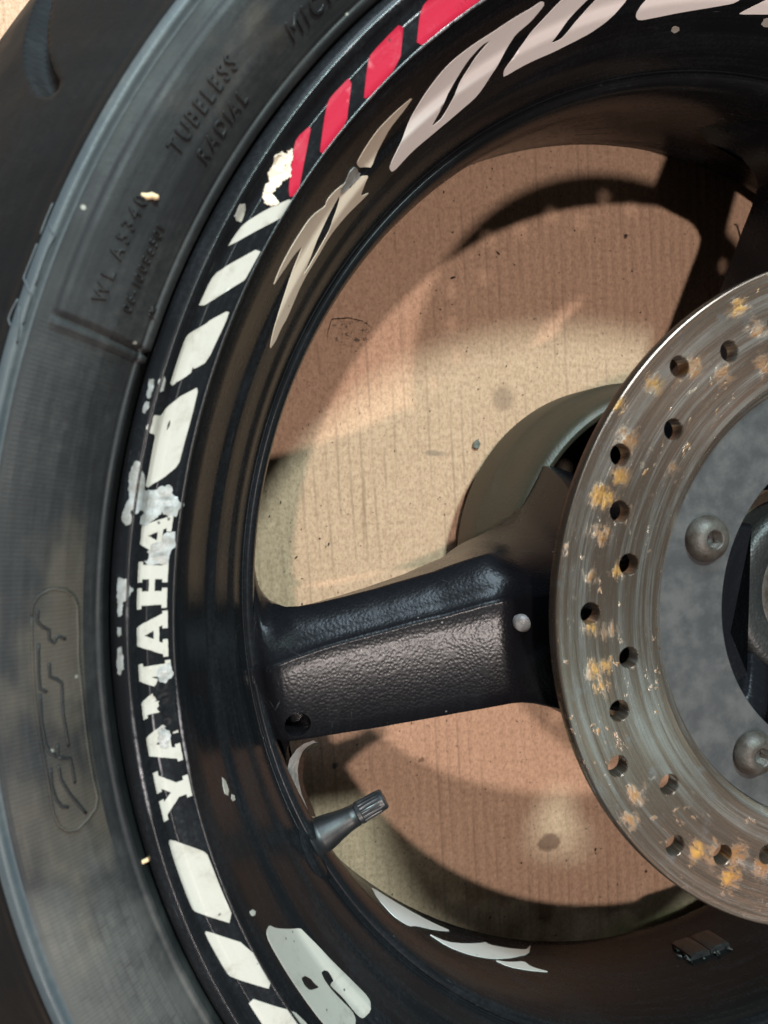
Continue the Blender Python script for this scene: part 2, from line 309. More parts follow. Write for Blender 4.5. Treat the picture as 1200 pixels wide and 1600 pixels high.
DEC = {'letter_H':[[(175.658,0.01739),(175.674,0.01962),(175.882,0.01982),(175.899,0.02468),(177.118,0.02492),(177.113,0.02287),(176.897,0.02268),(176.895,0.02205),(177.494,0.02198),(177.586,0.02278),(177.285,0.0229),(177.293,0.02495),(178.779,0.02493),(178.75,0.02288),(178.575,0.02272),(178.537,0.01991),(178.831,0.01977),(178.824,0.01791),(177.278,0.01767),(177.31,0.01931),(177.524,0.01989),(176.892,0.01987),(177.1,0.01928),(177.077,0.01788)]],'letter_A2':[[(178.793,0.02288),(178.822,0.02493),(180.536,0.02507),(180.664,0.0249),(180.621,0.02332),(180.79,0.02315),(180.883,0.02488),(182.161,0.02486),(182.183,0.02312),(181.912,0.02285),(181.384,0.02011),(181.761,0.0199),(181.782,0.01844),(181.64,0.0175),(180.151,0.01776),(179.179,0.02274)],[(180.545,0.02066),(180.605,0.02128),(180.772,0.02111),(180.712,0.02049)]],'letter_M':[[(182.317,0.01818),(182.318,0.01995),(182.494,0.02007),(182.633,0.0224),(182.227,0.02311),(182.205,0.02486),(183.544,0.02503),(183.666,0.02388),(183.425,0.02252),(183.729,0.02164),(184.322,0.02289),(184.868,0.02318),(185.128,0.02164),(185.662,0.02175),(185.796,0.02042),(186.033,0.02),(186.066,0.01868),(185.821,0.01787),(184.785,0.01825),(184.272,0.02037),(183.638,0.01832),(183.039,0.01767)]],'letter_A3':[[(187.378,0.01832),(186.619,0.02275),(186.651,0.02451),(187.013,0.02514),(187.913,0.02498),(188.867,0.02539),(189.608,0.02491),(189.597,0.02377),(189.142,0.02277),(188.7,0.0203),(189.099,0.01973),(189.185,0.01883),(189.053,0.01804),(188.531,0.01807)],[(187.891,0.02079),(187.984,0.02138),(188.099,0.02115),(188.008,0.02056)]],'letter_Y':[[(189.627,0.01804),(189.595,0.01979),(190.021,0.02005),(190.729,0.02262),(190.302,0.02343),(190.423,0.02515),(192.116,0.02514),(192.17,0.02392),(191.738,0.02296),(192.506,0.0203),(192.784,0.01989),(192.831,0.01882),(192.534,0.01801),(191.434,0.01822),(191.211,0.01859),(191.161,0.02015),(191.072,0.0182),(190.931,0.01815)]],'letter_A1w':[[(173.552,0.01726),(172.756,0.02185),(172.516,0.02428),(173.198,0.02482),(173.757,0.02307),(174.238,0.02261),(174.295,0.02169),(174.063,0.02036),(174.488,0.02019),(175.005,0.01894),(175.0,0.0176),(174.507,0.01785)]],'letter_A1g':[[(173.754,0.02322),(173.585,0.02506),(173.565,0.02601),(174.484,0.02639),(174.846,0.02534),(175.812,0.02466),(175.84,0.01981),(175.549,0.01894),(175.131,0.01881),(174.914,0.01987),(174.527,0.02036),(174.337,0.0217),(174.278,0.02278)]],'peel_big':[[(169.473,0.01225),(169.306,0.01314),(169.351,0.01391),(169.923,0.01475),(170.3,0.01568),(171.007,0.0162),(171.005,0.01876),(170.901,0.02011),(170.663,0.02075),(170.635,0.02192),(170.46,0.02301),(170.593,0.02369),(171.063,0.02416),(171.178,0.02543),(171.486,0.026),(171.512,0.02737),(171.73,0.02801),(171.974,0.02626),(172.203,0.02597),(172.54,0.02572),(172.531,0.02412),(172.47,0.02251),(172.159,0.02216),(172.487,0.02193),(172.787,0.02069),(173.139,0.01928),(173.367,0.01816),(173.211,0.01646),(172.749,0.01643),(172.537,0.01787),(172.407,0.01712),(172.345,0.01548),(172.502,0.01519),(172.57,0.0143),(172.342,0.01358),(172.504,0.01326),(172.692,0.01364),(173.19,0.0138),(173.376,0.01266),(173.164,0.01141),(172.879,0.01094),(172.363,0.01142),(171.724,0.01261),(171.048,0.01178),(170.356,0.01144),(169.744,0.01168)]],'peel_lip':[[(176.64,0.01155),(176.703,0.01414),(177.239,0.01506),(177.419,0.0157),(177.72,0.0148),(178.124,0.01322),(179.013,0.01279),(179.082,0.0117),(178.166,0.01141),(177.169,0.01124)],[(179.772,0.01146),(179.742,0.01258),(180.222,0.01276),(180.366,0.01186),(180.176,0.01143)],[(181.062,0.01154),(180.951,0.01267),(181.761,0.01305),(182.372,0.01309),(182.802,0.01173),(182.703,0.01086),(181.597,0.0112)]],'peel_small':[[(164.169,0.01057),(164.162,0.01237),(164.606,0.01284),(165.226,0.01282),(165.384,0.01196),(165.183,0.01128),(164.671,0.01119)],[(165.579,0.01168),(165.588,0.01279),(166.046,0.01285),(166.324,0.01232),(166.255,0.01139),(165.901,0.01129)],[(164.148,0.01348),(163.759,0.01449),(164.063,0.01518),(164.627,0.01533),(164.79,0.01463),(164.533,0.01391)]],'stripe_S1':[[(194.335,0.01809),(196.17,0.02502),(196.644,0.02587),(202.363,0.02607),(199.796,0.01806),(199.416,0.01747),(194.577,0.01735)]],'stripe_S2':[[(201.402,0.01872),(204.108,0.02643),(208.472,0.02693),(205.28,0.01899),(204.857,0.01862),(201.521,0.0181)]],'stripe_S3':[[(207.053,0.01957),(210.823,0.02794),(212.654,0.02916),(216.199,0.02833),(212.242,0.02077),(211.024,0.01957)]],'stripe_T1':[[(163.582,0.02461),(165.624,0.02489),(167.867,0.02456),(169.068,0.02433),(170.138,0.02105),(170.999,0.01671),(169.753,0.01695),(168.305,0.01676),(167.475,0.01668),(167.436,0.01429),(167.16,0.01338),(166.795,0.01403),(166.27,0.01452),(166.193,0.01717),(165.471,0.0185),(164.911,0.0201),(164.583,0.02089),(164.25,0.02219)],[(166.547,0.01958),(166.222,0.01992),(166.585,0.02025),(167.052,0.0197)]],'stripe_T2':[[(157.933,0.0254),(158.9,0.02562),(161.799,0.02471),(162.608,0.02216),(162.479,0.02167),(162.962,0.02174),(164.361,0.01731),(162.552,0.01738),(160.931,0.0175),(160.487,0.01837),(159.502,0.02129),(159.216,0.02173)]],'stripe_T3':[[(152.88,0.02624),(155.491,0.02588),(155.797,0.0255),(159.04,0.01781),(156.72,0.01823),(156.058,0.01891)]],'stripe_T4':[[(148.887,0.02653),(149.641,0.02753),(150.471,0.02688),(154.389,0.01851),(153.543,0.01871),(152.456,0.01933),(150.678,0.02256)]],'red_R1':[[(144.125,0.02003),(145.896,0.02315),(148.303,0.02693),(148.638,0.02691),(149.078,0.02544),(146.558,0.0205),(145.599,0.0191)]],'red_R2':[[(139.549,0.01978),(142.459,0.02713),(145.643,0.0268),(142.457,0.02001),(141.855,0.01943)]],'red_R3':[[(134.098,0.01891),(136.214,0.02617),(140.424,0.02682),(138.061,0.02022),(137.625,0.01957)]],'red_R4':[[(132.834,0.0201),(132.125,0.01896),(130.505,0.01871),(127.589,0.01929),(128.929,0.02615),(131.357,0.02744),(134.539,0.02617)]],'flash_top':[[(134.793,0.04101),(136.751,0.04028),(138.848,0.0401),(139.816,0.04089),(140.816,0.04228),(141.75,0.04393),(141.473,0.04705),(140.77,0.04952),(140.211,0.05152),(138.868,0.04814),(137.549,0.04466),(135.874,0.04311)]],'flash_low':[[(143.508,0.04567),(144.81,0.04388),(145.715,0.04337),(146.041,0.04482),(147.189,0.04201),(148.121,0.04058),(149.659,0.04019),(151.277,0.04004),(152.758,0.0406),(153.962,0.04199),(152.999,0.04282),(152.074,0.04378),(150.729,0.04467),(149.505,0.04662),(150.349,0.04817),(151.769,0.04966),(153.474,0.05128),(154.785,0.0523),(156.213,0.05381),(157.79,0.05747),(156.768,0.05942),(155.612,0.05921),(154.308,0.06013),(151.176,0.05746),(148.626,0.05764),(146.568,0.05666),(144.458,0.05758),(141.943,0.05978),(140.82,0.06049),(142.119,0.05724),(141.277,0.05389),(140.766,0.05273),(141.403,0.05075),(142.292,0.0503),(143.04,0.05041)],[(144.168,0.04819),(145.081,0.04908),(146.749,0.05051),(148.409,0.05188),(151.05,0.05536),(149.935,0.05573),(148.45,0.05547),(146.636,0.05432),(145.9,0.05252),(145.08,0.05131),(144.334,0.04985)]],'flash_grey':[[(143.446,0.04595),(142.716,0.04383),(141.997,0.04464),(141.463,0.0494),(141.729,0.05053),(142.596,0.04992),(143.619,0.04932),(144.128,0.04795),(143.925,0.04589)]],'G2':[[(137.804,0.06212),(138.078,0.05939),(137.684,0.05711),(136.143,0.05207),(135.006,0.04902),(134.182,0.04646),(133.316,0.04404),(131.799,0.04106),(130.627,0.03976),(128.579,0.03931),(126.188,0.03952),(124.222,0.03903),(122.266,0.03876),(121.428,0.03815),(120.994,0.03872),(120.832,0.04025),(121.776,0.04377),(123.294,0.04579),(123.706,0.04809),(124.235,0.05025),(125.431,0.05429),(126.435,0.0589),(127.278,0.06085),(129.962,0.06228),(132.385,0.06257),(135.106,0.06215),(137.255,0.06309)],[(132.66,0.05871),(131.641,0.05461),(130.842,0.05142),(129.825,0.04897),(128.624,0.04425),(127.215,0.04175),(126.204,0.04198),(126.924,0.04347),(127.684,0.04521),(128.398,0.04822),(129.517,0.05111),(130.778,0.05689),(131.394,0.05886)]],'G3':[[(123.825,0.05931),(123.985,0.05771),(123.941,0.05619),(123.48,0.05429),(122.691,0.05176),(121.83,0.04987),(121.084,0.04739),(120.282,0.0452),(119.109,0.04163),(118.354,0.04059),(116.744,0.03955),(114.581,0.03957),(111.745,0.04048),(110.822,0.04288),(111.004,0.04955),(111.859,0.05226),(112.91,0.05514),(114.174,0.05724),(115.827,0.05843),(118.151,0.05931),(121.249,0.05895)],[(118.857,0.05516),(118.337,0.05301),(117.828,0.05141),(117.32,0.04984),(116.455,0.04714),(115.779,0.04494),(114.946,0.04326),(114.139,0.04272),(113.957,0.04324),(114.776,0.0462),(115.537,0.0492),(116.545,0.05154),(117.136,0.05327),(117.547,0.05494),(117.922,0.05531)]],'G4':[[(108.884,0.05703),(109.303,0.05572),(109.456,0.05429),(109.292,0.05239),(108.824,0.05085),(107.977,0.04832),(103.448,0.04555),(97.673,0.04374),(97.221,0.04875),(98.158,0.05335),(98.691,0.05459),(100.896,0.05586),(102.929,0.05657),(106.375,0.05745),(108.229,0.05755)]],'G5':[[(97.141,0.05828),(96.834,0.057),(95.263,0.05288),(93.563,0.04903),(91.047,0.04475),(88.689,0.04276),(88.337,0.04917),(89.806,0.05543),(93.863,0.0575)]],'chips':[[(103.982,0.06354),(104.052,0.06234),(103.766,0.06187),(103.183,0.06262),(102.949,0.06363),(103.115,0.06419),(103.474,0.06454)],[(93.811,0.06118),(93.954,0.05931),(93.568,0.05871),(93.041,0.05898),(92.36,0.06109),(92.814,0.06177),(93.261,0.06185)],[(193.509,0.04483),(194.019,0.04638),(194.907,0.0467),(195.132,0.0453),(194.695,0.04361),(194.061,0.04377)],[(195.46,0.04803),(195.774,0.04922),(196.113,0.04885),(195.994,0.04746),(195.647,0.04674)],[(202.845,0.0327),(203.031,0.03417),(203.466,0.03526),(203.528,0.03406),(203.224,0.03261)],[(152.2,0.01551),(151.774,0.01524),(151.42,0.01659),(151.646,0.01799),(152.054,0.0184),(152.466,0.01853),(152.646,0.01701),(152.566,0.01558)]],'blob':[[(146.992,0.01788),(146.895,0.01911),(147.158,0.02024),(147.544,0.02042),(147.97,0.02089),(148.223,0.02255),(148.829,0.02222),(149.204,0.02171),(149.655,0.02179),(149.834,0.02439),(150.317,0.02332),(150.502,0.02118),(150.102,0.01989),(149.483,0.01921),(149.14,0.01959),(148.79,0.01822),(148.289,0.01816),(147.726,0.01676)],[(146.677,0.01892),(146.321,0.01967),(146.692,0.02107),(147.376,0.02204),(147.784,0.0233),(148.197,0.0229),(148.208,0.02169),(147.902,0.02072),(147.385,0.02042)]],'G0':[[(205.526,0.03834),(206.408,0.04051),(208.033,0.04621),(209.331,0.05103),(209.917,0.05146),(211.813,0.05272),(213.799,0.05359),(216.492,0.05492),(219.133,0.05549),(219.901,0.05486),(220.147,0.05205),(219.537,0.04842),(218.885,0.04771),(216.553,0.04831),(214.812,0.0474),(214.832,0.04828),(215.086,0.04975),(214.648,0.05015),(214.119,0.05032),(213.65,0.04942),(213.329,0.04757),(213.876,0.04667),(214.741,0.04638),(215.688,0.04655),(217.99,0.0472),(218.522,0.04589),(218.445,0.04265),(217.407,0.03519),(214.402,0.03378),(211.635,0.03389),(208.686,0.03395),(206.02,0.03419),(205.407,0.03532)],[(210.859,0.03807),(211.311,0.04042),(212.082,0.04188),(212.802,0.04214),(213.38,0.04266),(212.2,0.03809),(211.402,0.03736)]],'low1':[[(227.994,0.05323),(231.611,0.06131),(235.927,0.06056),(239.191,0.0574),(242.352,0.05603),(237.312,0.04106),(231.897,0.02604),(228.619,0.0126),(224.746,0.00664),(223.692,0.01722)]],'low2':[[(233.427,0.02493),(237.324,0.0285),(242.223,0.04062),(246.865,0.0531),(247.647,0.05594),(247.789,0.05291),(251.084,0.05407),(254.135,0.0563),(255.034,0.05948),(256.223,0.06459),(253.749,0.05041),(249.4,0.03998),(245.384,0.0316),(240.152,0.02402),(236.075,0.02061)]],'low3':[[(244.879,0.02979),(247.68,0.03265),(251.042,0.0386),(251.171,0.03297),(253.84,0.03009),(250.075,0.02799),(246.677,0.02653)]]}
STR = {'pill':[(178.573,0.02448),(177.971,0.02434),(177.471,0.02306),(177.194,0.02103),(177.172,0.01962),(177.298,0.01744),(177.716,0.01538),(178.307,0.01429),(179.817,0.01407),(181.224,0.01423),(183.147,0.01388),(185.074,0.01384),(187.014,0.0139),(188.493,0.0139),(189.813,0.01372),(190.386,0.0147),(190.738,0.01722),(190.997,0.01976),(190.823,0.02185),(190.373,0.02326),(189.544,0.02399),(187.902,0.02384),(186.535,0.02387),(184.717,0.02417),(182.933,0.02438),(180.743,0.02442)],'s0':[(180.09,0.02318),(181.666,0.02333),(182.553,0.02326),(182.801,0.02196)],'s1':[(182.859,0.02334),(184.317,0.0235),(185.682,0.02325),(186.197,0.02248),(186.549,0.02107),(185.881,0.02081)],'s2':[(181.238,0.02108),(182.001,0.02105),(182.213,0.01968),(182.506,0.01856),(184.191,0.01885),(185.325,0.0186),(186.177,0.01848)],'s3':[(178.251,0.02332),(178.86,0.02337),(179.146,0.02246),(179.415,0.02091),(179.905,0.02093),(180.169,0.01988),(179.791,0.01914),(180.041,0.01735)],'s4':[(187.068,0.02297),(187.958,0.02325),(188.823,0.02291),(189.333,0.02206),(189.532,0.02074)],'s5':[(187.041,0.02125),(187.884,0.02118),(188.873,0.01986),(190.339,0.01725)],'s6':[(186.593,0.0211),(186.881,0.01851),(187.513,0.01835),(188.369,0.01836)],'t0':[(157.571,0.03849),(158.357,0.03849),(159.24,0.03833)],'t1':[(159.73,0.03818),(160.558,0.03826),(161.545,0.0384),(161.852,0.03698),(162.274,0.03537),(162.926,0.03538),(163.723,0.03526)],'t2':[(158.577,0.03741),(159.105,0.03517),(159.758,0.03548),(160.643,0.03546),(161.669,0.03532)],'t3':[(162.608,0.03806),(163.283,0.0388),(163.659,0.03895),(163.984,0.03776)],'t4':[(162.837,0.03723),(163.937,0.03584),(164.699,0.0354)]}
LIPA = [(-0.1713, -0.0572, -0.0655), (-0.1727, -0.0574, -0.065), (-0.1749, -0.0577, -0.0645), (-0.1777, -0.0594, -0.064), (-0.1801, -0.0625, -0.0635), (-0.1812, -0.0667, -0.0632), (-0.181, -0.0707, -0.0632), (-0.179, -0.0759, -0.0632), (-0.1757, -0.0811, -0.0635), (-0.1733, -0.0849, -0.064)]
LIPB = [(-0.1687, -0.0607, -0.072), (-0.1704, -0.0608, -0.072), (-0.1726, -0.0618, -0.072), (-0.1745, -0.0636, -0.072), (-0.1757, -0.0664, -0.072), (-0.1764, -0.0705, -0.072), (-0.1759, -0.0752, -0.072), (-0.1749, -0.0797, -0.072), (-0.1733, -0.084, -0.072), (-0.1716, -0.0886, -0.072)]
LIPC = [(-0.166, -0.0671, -0.086), (-0.167, -0.0678, -0.086), (-0.169, -0.0689, -0.086), (-0.1708, -0.0708, -0.086), (-0.1721, -0.0735, -0.086), (-0.1728, -0.0773, -0.086), (-0.1726, -0.082, -0.086), (-0.1711, -0.087, -0.086), (-0.169, -0.0919, -0.086), (-0.1675, -0.0963, -0.086)]


# ---------------------------------------------------------------- mesh helpers
def link(name, me, mat, parent=None, smooth=True, label=None):
    o = bpy.data.objects.new(name, me); S.collection.objects.link(o)
    if mat is not None: me.materials.append(mat)
    if smooth and len(me.polygons): me.polygons.foreach_set('use_smooth', [True]*len(me.polygons))
    if parent is not None: o.parent = parent
    if label: o['label'] = label
    me.update()
    return o
def mesh(name, vs, fs):
    me = bpy.data.meshes.new(name); me.from_pydata([tuple(v) for v in vs], [], fs); me.validate(); return me
def thing(name, label, cat, loc=(0, 0, 0), group=None):
    o = bpy.data.objects.new(name, None); S.collection.objects.link(o); o.location = loc
    o.empty_display_size = .02; o['label'] = label; o['category'] = cat
    if group: o['group'] = group
    return o
def tag(o, label, cat, group=None):
    o['label'] = label; o['category'] = cat
    if group: o['group'] = group
    return o
def sharp(o, ang=35):
    me = o.data
    bm = bmesh.new(); bm.from_mesh(me); a = R(ang)
    for e in bm.edges:
        e.smooth = not (len(e.link_faces) == 2 and e.calc_face_angle(0) > a)
    bm.to_mesh(me); bm.free()
    return o
def revolve(prof, ths, closed=False, zoff=ZB, fn=None, loop=False):
    vs = []; fs = []; n = len(prof)
    for t in ths:
        c, s_ = math.cos(t), math.sin(t)
        for i, (r, z) in enumerate(prof):
            if fn: r, z = fn(t, i, r, z)
            vs.append((r*c, r*s_, z+zoff))
    T = len(ths)
    for a in range(T if closed else T-1):
        b = (a+1) % T
        for i in range(n if loop else n-1):
            j = (i+1) % n
            fs.append((a*n+i, a*n+j, b*n+j, b*n+i))
    return vs, fs
def ring_ths(n, a0=0): return [a0 + 2*PI*k/n for k in range(n)]
def arcl(pr):
    s = [0]
    for a, b in zip(pr, pr[1:]): s.append(s[-1]+math.hypot(b[0]-a[0], b[1]-a[1]))
    return s
class Surf:
    def __init__(s, pr):
        s.pr = pr; s.s = arcl(pr)
        s.nr = []
        for i in range(len(pr)):
            a = pr[max(i-1, 0)]; b = pr[min(i+1, len(pr)-1)]
            d = Vector((b[0]-a[0], b[1]-a[1])).normalized(); s.nr.append(d)
    def at(s, v):
        v = min(max(v, 0), s.s[-1]-1e-9)
        for i in range(len(s.s)-1):
            if s.s[i+1] >= v: break
        u = (v-s.s[i])/(s.s[i+1]-s.s[i]); a, b = s.pr[i], s.pr[i+1]
        t = s.nr[i].lerp(s.nr[i+1], u).normalized()
        return a[0]+(b[0]-a[0])*u, a[1]+(b[1]-a[1])*u, t
    def point(s, th, v, off=0, side=1):
        r, z, t = s.at(v); nr, nz = (t[1], -t[0])
        if side < 0: nr, nz = -nr, -nz
        r += nr*off; z += nz*off
        return (r*math.cos(th), r*math.sin(th), z+ZB)
SU, SL, STY = Surf(UP), Surf(LOW), Surf(TY)
# outward (visible) side of every profile: rim profiles run inward/down, tyre profile runs outward
SIDE = {id(SU): 1, id(SL): 1, id(STY): -1}

def inside(pt, polys):
    c = False; x, y = pt
    for P in polys:
        j = len(P)-1
        for i in range(len(P)):
            xi, yi = P[i]; xj, yj = P[j]
            if (yi > y) != (yj > y) and x < (xj-xi)*(y-yi)/(yj-yi)+xi: c = not c
            j = i
    return c
def cdt_fill(polys, rows, ustep):
    """polys: outlines in (u, v) metres, even-odd filled. Returns verts, tris."""
    V = []; E = []
    for P in polys:
        st = len(V); m = []
        for a, b in zip(P, P[1:]+P[:1]):
            L = math.hypot(b[0]-a[0], b[1]-a[1]); k = max(1, int(L/ustep))
            for i in range(k): m.append((a[0]+(b[0]-a[0])*i/k, a[1]+(b[1]-a[1])*i/k))
        V += m; E += [(st+i, st+(i+1) % len(m)) for i in range(len(m))]
    us = [p[0] for P in polys for p in P]; vs_ = [p[1] for P in polys for p in P]
    rr = sorted(v for v in rows if min(vs_) < v < max(vs_))
    u = min(us)
    while u < max(us):
        for v in rr:
            if inside((u, v), polys): V.append((u, v))
        u += ustep
    r = delaunay_2d_cdt([Vector(p) for p in V], E, [], 0, 1e-7)
    vv = r[0]; fs = []
    for f in r[2]:
        cx = sum(vv[i][0] for i in f)/3; cy = sum(vv[i][1] for i in f)/3
        if inside((cx, cy), polys): fs.append(tuple(f))
    return [(p[0], p[1]) for p in vv], fs
def smooth_poly(P, k=2):
    # round the corners a little
    for _ in range(k):
        Q = []
        for a, b in zip(P, P[1:]+P[:1]):
            Q.append((a[0]*.82+b[0]*.18, a[1]*.82+b[1]*.18)); Q.append((a[0]*.18+b[0]*.82, a[1]*.18+b[1]*.82))
        P = Q
    return P
def tear_edge(P, amp):
    Q = []
    for a, b in zip(P, P[1:]+P[:1]):
        L = math.hypot(b[0]-a[0], b[1]-a[1]); k = max(1, int(L/.00045))
        nx, ny = (b[1]-a[1])/max(L, 1e-9), -(b[0]-a[0])/max(L, 1e-9); h = 0
        for i in range(k):
            h = h*.45+random.uniform(-amp, amp) if i else 0
            Q.append((a[0]+(b[0]-a[0])*i/k+nx*h, a[1]+(b[1]-a[1])*i/k+ny*h))
    return Q
def decal(name, polys, surf, mat, parent, off=.00016, thick=.00016, label=None, rnd=1, ustep=.0016, jit=0, torn=0):
    Rr = .22
    PP = [[(R(t)*Rr, v) for t, v in P] for P in polys if len(P) > 2]
    if rnd: PP = [smooth_poly(P, rnd) for P in PP]
    if torn: PP = [tear_edge(P, torn) for P in PP]
    rows = list(surf.s) + [surf.s[-1]*i/44 for i in range(44)]
    vv, fs = cdt_fill(PP, rows, ustep)
    side = SIDE[id(surf)]
    n = len(vv)
    h = [random.uniform(-jit, jit) for _ in vv]
    vs = [surf.point(u/Rr, v, off+h[i], side) for i, (u, v) in enumerate(vv)]
    # border skirt gives the vinyl its thickness
    cnt = {}
    for f in fs:
        for a, b in zip(f, f[1:]+f[:1]): cnt[(a, b)] = 1
    bd = [(a, b) for (a, b) in cnt if (b, a) not in cnt]
    low = {}
    for a, b in bd:
        for k in (a, b):
            if k not in low:
                low[k] = len(vs); vs.append(surf.point(vv[k][0]/Rr, vv[k][1], off-thick-.0001, side))
    F = list(fs) + [(b, a, low[a], low[b]) for a, b in bd]
    # orient: the rim's outward side
    me = mesh(name, vs, F)
    bm = bmesh.new(); bm.from_mesh(me)
    for v in [v for v in bm.verts if not v.link_faces]: bm.verts.remove(v)
    bmesh.ops.recalc_face_normals(bm, faces=bm.faces); bm.to_mesh(me); bm.free()
    o = link(name, me, mat, parent, True, label)
    return sharp(o, 50)
def tube(name, pts, rad, mat, parent=None, seg=8, caps=True, label=None, flat=1.0, up=Vector((0, 0, 1))):
    pts = [Vector(p) for p in pts]; vs = []; fs = []
    rads = rad if isinstance(rad, (list, tuple)) else [rad]*len(pts)
    for i, p in enumerate(pts):
        t = (pts[min(i+1, len(pts)-1)]-pts[max(i-1, 0)]).normalized()
        a = t.cross(up)
        if a.length < 1e-6: a = t.cross(Vector((1, 0, 0)))
        a.normalize(); b = a.cross(t).normalized()
        for k in range(seg):
            c = 2*PI*k/seg; vs.append(p+(a*math.cos(c)+b*math.sin(c)*flat)*rads[i])
    for i in range(len(pts)-1):
        for k in range(seg):
            fs.append((i*seg+k, i*seg+(k+1) % seg, (i+1)*seg+(k+1) % seg, (i+1)*seg+k))
    if caps: fs += [tuple(range(seg))[::-1], tuple(range((len(pts)-1)*seg, len(pts)*seg))]
    return link(name, mesh(name, vs, fs), mat, parent, True, label)
def lathe(prof, origin, axis, n=32):
    """prof: (radius, height along axis)"""
    ax = Vector(axis).normalized(); a = ax.orthogonal().normalized(); b = ax.cross(a)
    vs = []; fs = []; m = len(prof)
    for k in range(n):
        c = 2*PI*k/n; d = a*math.cos(c)+b*math.sin(c)
        for r, h in prof: vs.append(Vector(origin)+d*r+ax*h)
    for k in range(n):
        l = (k+1) % n
        for i in range(m-1): fs.append((k*m+i, l*m+i, l*m+i+1, k*m+i+1))
    return vs, fs

# ================================================================ cardboard
def board():
    vs = []; fs = []
    nx = 60
    for j in range(nx+1):
        for i in range(nx+1):
            x = -.9+1.8*i/nx; y = -.9+1.8*j/nx
            vs.append((x, y, .0006*math.sin(x*13+1)*math.sin(y*9)-.0006))
    for j in range(nx):
        for i in range(nx):
            a = j*(nx+1)+i; fs.append((a, a+1, a+nx+2, a+nx+1))
    o = link('cardboard_ground', mesh('cardboard_ground', vs, fs), MC['card']); o['kind'] = 'structure'
    o['label'] = 'flat brown corrugated cardboard sheet under the wheel'
board()

# ================================================================ the wheel
wheel = thing('motorcycle_wheel', 'black motorcycle wheel with tyre and drilled brake disc lying flat on cardboard', 'wheel')

# ---- tyre
def tyre():
    # resample sidewall finely
    s = STY.s; tot = s[-1]; knots = []
    v = 0
    while v < tot:
        knots.append(v); v += .0009 if v < .045 else .0017
    ks = sorted(set([round(k, 6) for k in knots] + [round(x, 6) for x in s]))
    def cr(v):
        # smooth shoulder by averaging neighbouring samples
        if v < .0335: r, z, _ = STY.at(v); return r, z
        w = .0045 if v > .042 else .0006
        acc = [0, 0]; n = 0
        for k in (-1, -.5, 0, .5, 1):
            r, z, _ = STY.at(v+k*w)
            acc[0] += r; acc[1] += z; n += 1
        return acc[0]/n, acc[1]/n
    top = [cr(v) for v in ks]
    ths = [R(a) for a in frange(94, 276, .16)] + [R(a) for a in frange(276, 454, 1.5)]
    gp = [(146.2, .0885), (146.99, .0856), (148.23, .0798), (149.34, .0751), (150.40, .0692), (151.19, .0637), (151.75, .0590)]
    def groove(t, v):
        td = math.degrees(t) % 360
        if v < .050 or td < 143 or td > 155: return 0
        p = Vector((R(td)*.285, v)); best = 1; uu = 0
        for i, (a, b) in enumerate(zip(gp, gp[1:])):
            A = Vector((R(a[0])*.285, a[1])); B = Vector((R(b[0])*.285, b[1])); d = B-A
            k = max(0, min(1, (p-A).dot(d)/d.length_squared)); D = (p-A-d*k).length
            if D < best: best = D; uu = (i+k)/6
        w = .0029-.0006*uu
        x = max(0, min(1, (w+.0011-best)/.0022))
        return -(x*x*(3-2*x))*.0042
    bite = lambda td: 1 if td < 162.55 else 0
    def fn(t, i, r, z):
        v = ks[i]; td = math.degrees(t) % 360; d = groove(t, v)
        if .0055 < v < .0300:
            e = min(1, (v-.0055)/.0006, (.0300-v)/.0006)
            x = max(0, min(1, (162.62-td)/.10))
            d += .0015*x*e                                     # raised lettering panel
            if 162.78 < td < 163.35: d += .0010*e              # ledge beside the step
        if d:
            _, _, tt = STY.at(v); r += -tt[1]*d; z += tt[0]*d
        return r, z
    vs, fs = revolve(top, ths, closed=True, fn=fn)
    me = mesh('tyre', vs, fs)
    me.materials.append(MC['side']); me.materials.append(MC['ridge']); me.materials.append(MC['tread'])
    n = len(top); mi = []
    for a in range(len(ths)):
        for i in range(n-1):
            v = (ks[i]+ks[i+1])/2
            mi.append(0 if v < .0333 else 1 if v < .0378 else 2)
    if len(mi) == len(me.polygons): me.polygons.foreach_set('material_index', mi)
    t = link('tyre', me, None, wheel)
    # lower half of the tyre and its inner bead, out of sight of the photograph but whole
    prof = [(r, -.1535-z) for r, z in reversed(TY)]
    prof = [TY[-1]] + prof[1:] + [(.226, -.146)]
    vs, fs = revolve(prof, ring_ths(240), closed=True)
    link('lower_sidewall', mesh('lower_sidewall', vs, fs), MC['side'], t)
    return t
def frange(a, b, s):
    n = int(round((b-a)/s)); return [a+(b-a)*i/n for i in range(n)]
TYRE = tyre()

